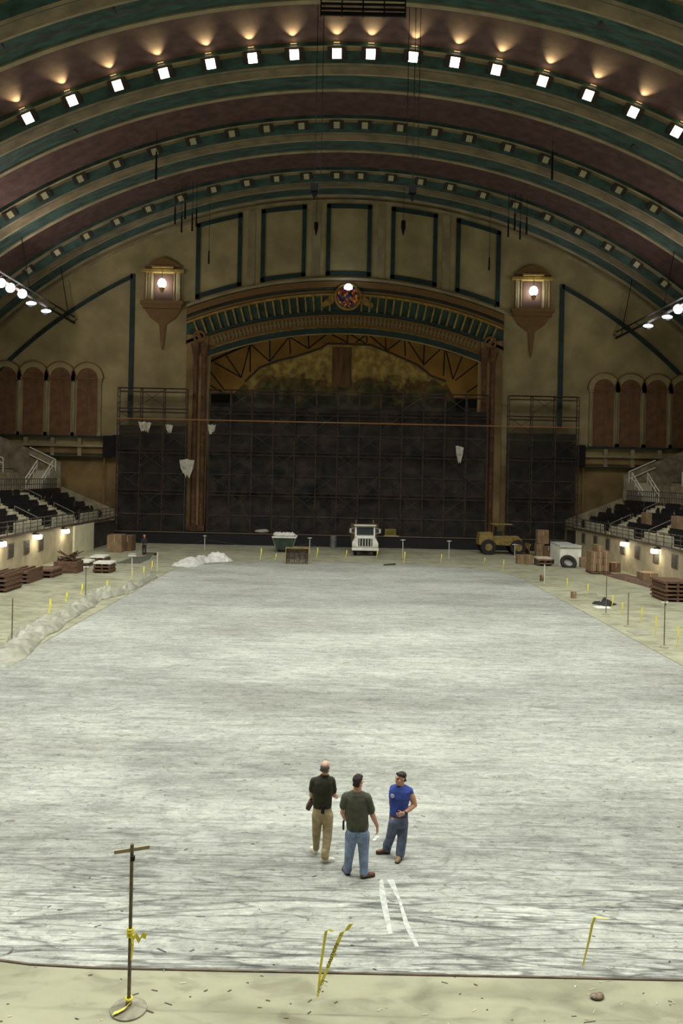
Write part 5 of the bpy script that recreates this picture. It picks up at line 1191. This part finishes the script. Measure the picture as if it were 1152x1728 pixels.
# ================================================================== PEOPLE
SKIN = mat('tanned_skin', (0.60, 0.32, 0.21), 0.55)
SKINL = mat('fair_skin', (0.66, 0.40, 0.29), 0.55)
HAIRD = mat('dark_brown_hair', (0.028, 0.018, 0.013), 0.7, var=0.4, scale=40)
HAIRG = mat('short_grey_hair', (0.13, 0.12, 0.11), 0.8, var=0.4, scale=40)
EYEW = mat('eye', (0.04, 0.03, 0.025), 0.2)
LIP = mat('lips', (0.38, 0.15, 0.11), 0.5)
def cloth(name, c, **k): return mat(name, c, 0.9, var=0.28, scale=7, bump=0.35, **k)
def zw(Y0):
    def f(zx, zy, dy=0.0): return at(480 + zx / 4.4308, 1260 + zy / 4.4308, Y0 + dy)
    return f
def hand(mb, wrist, d, nrm, side, curl=0.6, sc=1.0):
    """palm and five fingers; d = pointing direction, nrm = palm normal, side = thumb side direction"""
    d = Vector(d).normalized(); nrm = Vector(nrm); nrm = (nrm - nrm.dot(d) * d).normalized(); sd = d.cross(nrm).normalized()
    if sd.dot(Vector(side)) < 0: sd = -sd
    w_ = Vector(wrist)
    for q in (-0.028, -0.01, 0.01, 0.028): mb.cap(w_ + sd * q * 0.7 * sc, w_ + d * 0.085 * sc + sd * q * sc, 0.0165 * sc, 0.0145 * sc, 8)
    for q, L in ((0.033, 0.072), (0.011, 0.082), (-0.011, 0.076), (-0.032, 0.060)):
        p = w_ + d * 0.092 * sc + sd * q * 1.05 * sc; dr = d.copy(); ang = curl * (0.5 + (0.033 - q) * 5); r = 0.0095
        for f in (0.45, 0.30, 0.25):
            rot = Matrix.Rotation(ang, 3, d.cross(nrm)); dr = rot @ dr; e_ = p + dr * L * f * sc
            mb.cap(p, e_, r * sc, r * 0.9 * sc, 8); p = e_; r *= 0.9; ang = curl * 0.9
    p = w_ + d * 0.03 * sc + sd * 0.03 * sc; t = (d * 0.7 + sd * 0.7 + nrm * 0.25).normalized()
    mb.cap(w_ + d * 0.015 * sc + sd * 0.015 * sc, p + t * 0.02 * sc, 0.015 * sc, 0.012 * sc, 8)
    q2 = p + t * 0.045 * sc; mb.cap(p + t * 0.015 * sc, q2, 0.012 * sc, 0.0105 * sc, 8); mb.cap(q2, q2 + (d * 0.9 + sd * 0.2 + nrm * 0.4).normalized() * 0.028 * sc, 0.0105 * sc, 0.009 * sc, 8)
def head(mb, c, yaw, H=0.235, pitch=0.0):
    """c = centre of the head, yaw = facing direction; returns rotation"""
    Rm = Matrix.Rotation(yaw, 4, 'Z') @ Matrix.Rotation(pitch, 4, 'X')
    def P(x, y, z): return Vector(c) + (Rm @ Vector((x, y, z)))
    mb.ell(P(0, 0.012, 0.028), (0.076, 0.094, 0.090), yaw); mb.ell(P(0, -0.035, -0.035), (0.060, 0.062, 0.078), yaw)
    mb.cap(P(0, -0.078, -0.088), P(0, -0.07, -0.095), 0.025, 0.025)                       # chin
    mb.cap(P(0, -0.094, 0.020), P(0, -0.112, -0.020), 0.010, 0.015); mb.cap(P(-0.011, -0.103, -0.024), P(0.011, -0.103, -0.024), 0.010)   # nose
    mb.cap(P(-0.032, -0.084, 0.026), P(0.032, -0.084, 0.026), 0.011)                      # brow
    for s in (-1, 1):
        mb.ell(P(s * 0.079, 0.004, -0.008), (0.010, 0.019, 0.030), yaw); mb.ell(P(s * 0.042, -0.066, -0.028), (0.022, 0.026, 0.024), yaw)
        mb.cap(P(s * 0.045, -0.03, -0.075), P(s * 0.02, -0.07, -0.09), 0.022)
    mb.cap(P(-0.02, -0.094, -0.055), P(0.02, -0.094, -0.055), 0.010)
    return P
def face_parts(P, root):
    for s in (-1, 1): mb = MB(); mb.ell(P(s * 0.031, -0.089, 0.006), (0.012, 0.008, 0.007)); mb.build('eye', EYEW, root)
    mb = MB(); mb.cap(P(-0.02, -0.103, -0.052), P(0.02, -0.103, -0.052), 0.0055); mb.build('lips', LIP, root)
    for s in (-1, 1): mb = MB(); mb.cap(P(s * 0.016, -0.096, 0.026), P(s * 0.046, -0.086, 0.028), 0.005); mb.build('eyebrow', HAIRD, root)
VX = 0.0075
def shoe(heel, toe, m_, root, sole, h=0.075, w_=0.05):
    heel, toe = Vector(heel), Vector(toe); d = (toe - heel); mb = MB()
    mb.cap(heel + Vector((0, 0, 0.045)), heel + d * 0.5 + Vector((0, 0, 0.05)), 0.042, 0.046); mb.cap(heel + d * 0.45 + Vector((0, 0, 0.045)), toe + Vector((0, 0, 0.036)), 0.046, 0.034)
    mb.cap(heel + d * 0.08 + Vector((0, 0, 0.05)), heel + d * 0.10 + Vector((0, 0, 0.13)), 0.044, 0.044); mb.cap(heel + d * 0.15 + Vector((0, 0, 0.10)), heel + d * 0.6 + Vector((0, 0, 0.05)), 0.036, 0.034)
    o = mb.build('shoe', m_, root, remesh=0.008)
    mb = MB(); n = d.normalized(); sd = Vector((-n.y, n.x, 0)); P = []
    for t, w2 in ((-0.12, 0.022), (-0.05, 0.04), (0.2, 0.042), (0.45, 0.043), (0.75, 0.05), (1.0, 0.042), (1.12, 0.02)): P.append((heel + d * t, w2))
    poly = [Vector((p.x, p.y, heel.z)) + sd * w2 for p, w2 in P] + [Vector((p.x, p.y, heel.z)) - sd * w2 for p, w2 in reversed(P)]
    mb.prism(poly, (0, 0, 0.022)); so = mb.build('sole', sole, None); so.parent = o; so.data.transform(Matrix.Translation(-world_loc(root)))
    return o
SZ = 0.016      # slab top

# ---------- left man: dark polo, khaki trousers, back to the camera
D = fl(480 + 275 / 4.4308, 1260 + 845 / 4.4308).y; Z = zw(D); fy = fl(480 + 225 / 4.4308, 1260 + 808 / 4.4308).y - D; ny = fl(480 + 300 / 4.4308, 1260 + 872 / 4.4308).y - D
m1 = empty('person', (Z(280, 845).x, D, SZ), 'standing person with short grey hair, dark olive polo and khaki trousers, back turned', 'person', None)
hc = Z(306, 152, 0.0)
pel = Z(282, 490); chest = Z(284, 300); neck = Z(300, 222)
shL, shR = Z(222, 262, 0.0), Z(348, 256, 0.03); elL, elR = Z(200, 352, 0.03), Z(372, 362, 0.06); waL, waR = Z(204, 398, 0.24), Z(392, 372, 0.30)
hipL, hipR = Z(245, 500), Z(322, 500); knL, knR = Z(236, 655, fy * 0.5 + 0.03), Z(318, 675, ny * 0.5 + 0.03); anL, anR = Z(236, 775, fy), Z(302, 838, ny)
anL.z = SZ + 0.10; anR.z = SZ + 0.10
hd = R_(180 - 22)
mb = MB(); Pf = head(mb, hc, hd); mb.chain([neck + Vector((0, 0, -0.06)), hc + Vector((0, 0, -0.05))], [0.066, 0.058])
mb.loft([(pel, .15, .10, 0), (pel + Vector((0, 0, .15)), .14, .10, 0), (chest + Vector((0, 0, -.05)), .165, .11, 0), (chest + Vector((0, 0, .08)), .16, .10, 0), (neck + Vector((0, 0, -.03)), .07, .06, 0)])
for a_, b_, c_, sd in ((shL, elL, waL, 1), (shR, elR, waR, -1)):
    mb.chain([a_, b_], [0.056, 0.044]); mb.chain([b_, c_], [0.044, 0.030]); hand(mb, c_, (c_ - b_) + Vector((sd * 0.05, 0, 0.02)), (sd * 1.0, 0.2, -0.2), (0, 0, 1), 0.7)
for a_, b_, c_ in ((hipL, knL, anL), (hipR, knR, anR)): mb.chain([a_, b_, c_], [0.075, 0.05, 0.036])
mb.build('body', SKINL, m1, remesh=VX); face_parts(Pf, m1)
mb = MB(); Rm = Matrix.Rotation(hd, 4, 'Z'); mb.ell(hc + (Rm @ Vector((0, 0.034, 0.010))), (0.084, 0.086, 0.070), hd); mb.cap(hc + (Rm @ Vector((-0.05, 0.06, -0.04))), hc + (Rm @ Vector((0.05, 0.06, -0.04))), 0.036)
mb.build('hair', HAIRG, m1, remesh=0.008)
mb = MB(); mb.loft([(Z(282, 446), .168, .125, 0), (Z(282, 425), .175, .135, 0), (Z(283, 370), .178, .135, 0), (Z(284, 300), .192, .135, 0), (Z(286, 262), .186, .125, 0), (Z(292, 236), .14, .10, 0), (Z(298, 214), .075, .07, 0)])
mb.chain([shL, Z(208, 318, 0.02)], [0.082, 0.070]); mb.chain([shR, Z(362, 325, 0.05)], [0.082, 0.072]); mb.chain([Z(222, 262), Z(298, 226), Z(348, 256, .03)], [0.07, 0.06, 0.07])
mb.build('polo_shirt', cloth('dark_olive_polo', (0.035, 0.034, 0.018)), m1, remesh=0.009)
mb = MB(); mb.torus(Z(300, 212), 0.066, 0.016, 'Z'); mb.build('collar', cloth('dark_olive_polo', (0.035, 0.034, 0.018)), m1)
KH = cloth('khaki_cotton', (0.42, 0.34, 0.19))
mb = MB(); mb.loft([(Z(282, 540), .165, .125, 0), (Z(282, 490), .178, .132, 0), (Z(282, 430), .160, .115, 0)])
mb.chain([Z(246, 510), Z(238, 655, fy * .5 + .02), anL + Vector((0, 0, .02))], [0.106, 0.080, 0.058]); mb.chain([Z(322, 510), Z(320, 675, ny * .5 + .02), anR + Vector((0, 0, .03))], [0.108, 0.086, 0.070])
mb.cap(anR + Vector((0, 0, .02)), anR + Vector((0, 0, .10)), 0.078, 0.07); mb.cap(anL + Vector((0, 0, .02)), anL + Vector((0, 0, .10)), 0.064, 0.06)
mb.build('trousers', KH, m1, remesh=0.010)
mb = MB(); mb.loft([(Z(282, 452), .166, .121, 0), (Z(282, 438), .166, .121, 0)]); mb.build('belt', INK, m1)
mb = MB(); mb.box(Z(286, 470, -0.15), (0.062, 0.04, 0.15)); mb.build('phone_holster', BLACK, m1, bevel=0.01)
SN = mat('white_trainers', (0.88, 0.87, 0.80), 0.6, var=0.15, scale=20)
SOL = mat('pale_sole', (0.6, 0.57, 0.48), 0.7)
shoe((anL.x, anL.y, SZ), (anL.x - 0.09, anL.y + 0.15, SZ), SN, m1, SOL); shoe((anR.x - 0.04, anR.y, SZ), (anR.x + 0.15, anR.y + 0.05, SZ), SN, m1, SOL)
p = Z(188, 432, 0.08); mb = MB(); mb.box(p, (0.075, 0.16, 0.17), M=Matrix.Rotation(R_(28), 4, 'Y')); mb.box(p + Vector((0.0, 0, 0)), (0.085, 0.15, 0.15), M=Matrix.Rotation(R_(28), 4, 'Y'))
o = mb.build('leather_folder', mat('brown_leather', (0.085, 0.04, 0.022), 0.5), loc=p, bevel=0.006); tag(o, 'small dark brown leather folder held at the hip by the person in khaki trousers', 'folder')

# ---------- middle man: grey-green T-shirt, blue jeans, back to the camera
D = fl(480 + 530 / 4.4308, 1260 + 972 / 4.4308).y; Z = zw(D)
m2 = empty('person', (Z(535, 965).x, D, SZ), 'standing person with dark hair, grey-green T-shirt and pale blue jeans, back turned, nearest', 'person', None)
hc = Z(548, 258); neck = Z(540, 330); pel = Z(543, 620); chest = Z(538, 430)
shL, shR = Z(462, 380), Z(612, 384, -.01); elL, elR = Z(436, 490, 0.0), Z(658, 512, 0.02); waL, waR = Z(452, 545, 0.22), Z(692, 592, 0.08)
anL, anR = Z(470, 930, 0.05), Z(592, 945, -0.05); anL.z = anR.z = SZ + 0.10
knL, knR = Z(488, 770, 0.0), Z(590, 780, -0.02)
hd = R_(180 - 35)
mb = MB(); Pf = head(mb, hc, hd); mb.chain([neck + Vector((0, 0, -0.06)), hc + Vector((0, 0, -0.05))], [0.075, 0.068])
mb.loft([(pel, .16, .11, 0), (pel + Vector((0, 0, .15)), .16, .12, 0), (chest, .18, .12, 0), (chest + Vector((0, 0, .12)), .17, .11, 0), (neck + Vector((0, 0, -.03)), .08, .07, 0)])
for a_, b_, c_ in ((shL, elL, waL), (shR, elR, waR)): mb.chain([a_, b_], [0.062, 0.048]); mb.chain([b_, c_], [0.050, 0.031])
hand(mb, waL, (0.5, 1, 0.1), (0.6, -0.2, -0.5), (0, 0, 1), 0.6); hand(mb, waR, (0.10, 0.05, -1), (-0.9, 0.4, 0), (-0.2, 1, 0), 0.35)
for a_, b_, c_ in ((Z(500, 640), knL, anL), (Z(585, 640), knR, anR)): mb.chain([a_, b_, c_], [0.08, 0.055, 0.038])
mb.build('body', SKIN, m2, remesh=VX); face_parts(Pf, m2)
mb = MB(); Rm = Matrix.Rotation(hd, 4, 'Z')
def RP(x, y, z): return hc + (Rm @ Vector((x, y, z)))
mb.ell(RP(0, 0.022, 0.036), (0.084, 0.096, 0.084), hd); mb.cap(RP(-0.03, 0.055, -0.05), RP(0.03, 0.055, -0.05), 0.040); mb.cap(RP(-0.035, -0.045, 0.078), RP(0.035, -0.045, 0.078), 0.036); mb.cap(RP(0, 0.0, 0.09), RP(0, 0.04, 0.09), 0.045)
mb.build('hair', HAIRD, m2, remesh=0.008)
TS = cloth('grey_green_cotton', (0.085, 0.090, 0.062))
mb = MB(); mb.loft([(Z(545, 612), .190, .150, 0), (Z(545, 585), .198, .155, 0), (Z(542, 520), .195, .155, 0), (Z(538, 440), .205, .150, 0), (Z(536, 385), .200, .130, 0), (Z(537, 352), .15, .11, 0), (Z(538, 330), .085, .08, 0)])
mb.chain([shL, Z(443, 440, 0)], [0.092, 0.080]); mb.chain([shR, Z(640, 470, .0)], [0.092, 0.088]); mb.chain([Z(462, 378), Z(538, 345), Z(612, 382)], [0.08, 0.07, 0.08])
mb.build('t_shirt', TS, m2, remesh=0.009)
JE = cloth('washed_blue_denim', (0.25, 0.33, 0.50))
mb = MB(); mb.loft([(Z(543, 690), .185, .14, 0), (Z(543, 640), .195, .15, 0), (Z(543, 596), .180, .135, 0)])
mb.chain([Z(500, 660), Z(486, 780), anL + Vector((0.005, 0, .03))], [0.118, 0.088, 0.070]); mb.chain([Z(588, 660), Z(590, 790), anR + Vector((0, 0, .03))], [0.118, 0.092, 0.076])
for a_ in (anL, anR): mb.cap(a_ + Vector((0, 0, -.01)), a_ + Vector((0, 0, .08)), 0.080, 0.072)
mb.build('jeans', JE, m2, remesh=0.010)
for q in (508, 590): mb = MB(); mb.box(Z(q, 672, -0.158), (0.12, 0.012, 0.13)); mb.build('back_pocket', cloth('denim_pocket', (0.21, 0.28, 0.43)), m2, bevel=0.004)
mb = MB(); mb.box(Z(440, 586, -0.02), (0.035, 0.07, 0.15)); mb.build('phone_holster', BLACK, m2, bevel=0.01)
BR = mat('brown_leather_shoes', (0.16, 0.07, 0.04), 0.45, var=0.3, scale=12); BS = mat('dark_sole', (0.05, 0.035, 0.03), 0.8)
shoe((anL.x + 0.01, anL.y - 0.02, SZ), (anL.x - 0.06, anL.y + 0.17, SZ), BR, m2, BS); shoe((anR.x - 0.03, anR.y - 0.03, SZ), (anR.x + 0.17, anR.y + 0.05, SZ), BR, m2, BS)

# ---------- right man: blue sleeveless shirt, jeans, hand on belt, turned to the others
D = fl(480 + 800 / 4.4308, 1260 + 835 / 4.4308).y; Z = zw(D)
m3 = empty('person', (Z(810, 835).x, D, SZ), 'standing muscular person in sleeveless blue shirt and dark jeans, one hand on the belt', 'person', None)
hc = Z(868, 236, -0.02); neck = Z(868, 288); pel = Z(852, 520); chest = Z(858, 370)
yw = R_(-22)                                   # facing to the left and a bit towards the camera
shL, shR = Z(814, 314, 0.06), Z(930, 334, 0.0); elR = Z(972, 434, 0.0); waR = Z(892, 498, -0.16); elL = Z(797, 415, 0.10); waL = Z(803, 492, 0.02)
fL = fl(480 + 735 / 4.4308, 1260 + 802 / 4.4308).y - D; fR = fl(480 + 855 / 4.4308, 1260 + 850 / 4.4308).y - D
anL, anR = Z(765, 785, fL), Z(864, 820, fR); anL.z = anR.z = SZ + 0.10
knL, knR = Z(795, 665, fL * .5 - .02), Z(876, 680, fR * .5 - .02)
hd = R_(-58)
mb = MB(); Pf = head(mb, hc, hd); mb.chain([neck + Vector((0, 0, -0.05)), hc + Vector((0, 0, -0.05))], [0.072, 0.064])
mb.loft([(pel, .15, .105, yw), (Z(855, 450), .15, .105, yw), (chest, .18, .125, yw), (Z(862, 325), .18, .11, yw), (Z(866, 296), .08, .07, yw)])
mb.chain([shR, Z(953, 380, .0), elR], [0.072, 0.066, 0.050]); mb.chain([elR, Z(936, 464, -.07), waR], [0.047, 0.048, 0.031])
mb.chain([shL, elL], [0.062, 0.046]); mb.chain([elL, waL], [0.046, 0.030])
hand(mb, waR, (-0.9, -0.15, -0.25), (-0.2, 0.9, -0.1), (0, 0, 1), 0.8); hand(mb, waL, (0.1, -0.1, -1), (1, 0.3, 0), (0, -1, 0), 0.5)
for a_, b_, c_ in ((Z(820, 540, -.03), knL, anL), (Z(884, 540, .03), knR, anR)): mb.chain([a_, b_, c_], [0.078, 0.053, 0.038])
mb.build('body', SKIN, m3, remesh=VX); face_parts(Pf, m3)
mb = MB(); Rm = Matrix.Rotation(hd, 4, 'Z')
mb.ell(hc + Rm @ Vector((0, 0.024, 0.048)), (0.083, 0.094, 0.074), hd); mb.cap(hc + Rm @ Vector((-0.04, 0.06, -0.03)), hc + Rm @ Vector((0.04, 0.06, -0.03)), 0.036); mb.cap(hc + Rm @ Vector((-0.035, -0.05, 0.082)), hc + Rm @ Vector((0.035, -0.05, 0.082)), 0.028)
mb.build('hair', HAIRD, m3, remesh=0.008)
BL = cloth('royal_blue_cotton', (0.045, 0.085, 0.38))
mb = MB(); mb.loft([(Z(852, 508), .168, .125, yw), (Z(853, 490), .170, .13, yw), (Z(855, 440), .172, .13, yw), (Z(858, 370), .200, .148, yw), (Z(862, 325), .198, .125, yw), (Z(865, 300), .14, .10, yw), (Z(867, 284), .08, .078, yw)])
mb.chain([shL, Z(866, 296), shR], [0.072, 0.07, 0.080]); mb.cap(shR, Z(938, 346, .0), 0.084, 0.070); mb.cap(shL, Z(808, 330, .06), 0.068, 0.060)
mb.build('sleeveless_shirt', BL, m3, remesh=0.009)
DJ = cloth('dark_grey_denim', (0.125, 0.155, 0.235))
mb = MB(); mb.loft([(Z(850, 590), .165, .13, yw), (Z(852, 540), .178, .135, yw), (Z(852, 500), .166, .122, yw)])
mb.chain([Z(818, 565, -.03), Z(793, 670, fL * .5 - .02), anL + Vector((0.01, 0, .04))], [0.105, 0.088, 0.078]); mb.chain([Z(884, 565, .03), Z(878, 690, fR * .5), anR + Vector((0, 0, .03))], [0.105, 0.092, 0.086])
for a_ in (anL, anR): mb.cap(a_ + Vector((0, 0, .0)), a_ + Vector((0, 0, .08)), 0.084, 0.08)
mb.build('jeans', DJ, m3, remesh=0.010)
mb = MB(); mb.loft([(Z(852, 512), .172, .128, yw), (Z(852, 502), .172, .128, yw)]); mb.build('belt', mat('brown_belt', (0.06, 0.035, 0.025), 0.5), m3)
fw = Matrix.Rotation(yw, 3, 'Z') @ Vector((0, -1, 0)); rt = Matrix.Rotation(yw, 3, 'Z') @ Vector((-1, 0, 0))
c_ = Z(858, 352) + fw * 0.151 + rt * 0.085
EM = mat('white_print', (0.75, 0.78, 0.8), 0.8)
Mx = Matrix.Rotation(yw, 4, 'Z') @ Matrix.Rotation(R_(90), 4, 'X')
mb = MB(); mb.torus(Vector(), 0.030, 0.006, 'Z', 24, 6); mb.box((0, 0, 0), (0.03, 0.014, 0.006)); mb.box((0, 0, 0), (0.012, 0.036, 0.006)); mb.bm.transform(Matrix.Translation(c_) @ Mx); mb.build('chest_print', EM, m3)
mb = MB(); mb.cap(waR + Vector((0.02, 0.01, 0.005)), waR + Vector((0.035, 0.014, 0.0)), 0.036); mb.build('wristwatch', INK, m3)
shoe((anL.x + 0.03, anL.y, SZ), (anL.x - 0.18, anL.y - 0.03, SZ), BR, m3, BS); shoe((anR.x + 0.0, anR.y + 0.02, SZ), (anR.x - 0.07, anR.y - 0.15, SZ), mat('tan_boots', (0.30, 0.20, 0.10), 0.7, var=0.2, scale=10), m3, BS)

# ---------- tiny far person near the stage at the left
g = fl(243, 937); D = g.y; k_ = 1.0
m4 = empty('person', g, 'tiny distant person in dark clothes and orange cap near the stage, far left', 'person')
hc = g + Vector((0, 0, 1.62)); mb = MB(); Pf = head(mb, hc, R_(30)); mb.chain([g + Vector((0, 0, 1.36)), hc], [0.06, 0.055])
mb.loft([(g + Vector((0, 0, .88)), .14, .10, 0), (g + Vector((0, 0, 1.1)), .13, .1, 0), (g + Vector((0, 0, 1.35)), .18, .11, 0), (g + Vector((0, 0, 1.43)), .1, .08, 0)])
for s in (-1, 1):
    sh_ = g + Vector((s * .19, 0, 1.36)); el_ = g + Vector((s * .25, -.03, 1.08)); wa_ = g + Vector((s * .16, -.22, .98)); mb.chain([sh_, el_, wa_], [.05, .04, .03]); hand(mb, wa_, (-s * .3, -1, 0), (0, 0, -1), (-s, 0, 0.5), .6)
    mb.chain([g + Vector((s * .09, 0, .85)), g + Vector((s * .1, -.02, .48)), g + Vector((s * .11, 0, .08))], [.08, .055, .04]); mb.cap(g + Vector((s * .11, .02, .04)), g + Vector((s * .12, -.16, .035)), .04, .035)
mb.build('body', SKIN, m4, remesh=0.012)
mb = MB(); mb.loft([(g + Vector((0, 0, .86)), .165, .13, 0), (g + Vector((0, 0, 1.1)), .165, .13, 0), (g + Vector((0, 0, 1.36)), .20, .135, 0), (g + Vector((0, 0, 1.46)), .09, .08, 0)])
for s in (-1, 1): mb.chain([g + Vector((s * .19, 0, 1.36)), g + Vector((s * .25, -.03, 1.08)), g + Vector((s * .18, -.18, 1.0))], [.068, .056, .046])
mb.build('jacket', cloth('dark_work_jacket', (0.03, 0.03, 0.04)), m4, remesh=0.014)
mb = MB(); mb.loft([(g + Vector((0, 0, .8)), .16, .12, 0), (g + Vector((0, 0, .95)), .155, .115, 0)])
for s in (-1, 1): mb.chain([g + Vector((s * .09, 0, .82)), g + Vector((s * .1, -.02, .48)), g + Vector((s * .11, 0, .12))], [.10, .08, .07])
mb.build('trousers', cloth('dark_work_trousers', (0.035, 0.035, 0.035)), m4, remesh=0.014)
mb = MB(); mb.ell(hc + Vector((0, 0.01, 0.05)), (0.10, 0.115, 0.085)); mb.box(hc + Vector((-0.04, -0.12, 0.04)), (0.14, 0.1, 0.015)); mb.build('cap', mat('orange_cap', (0.65, 0.25, 0.05), 0.6), m4)
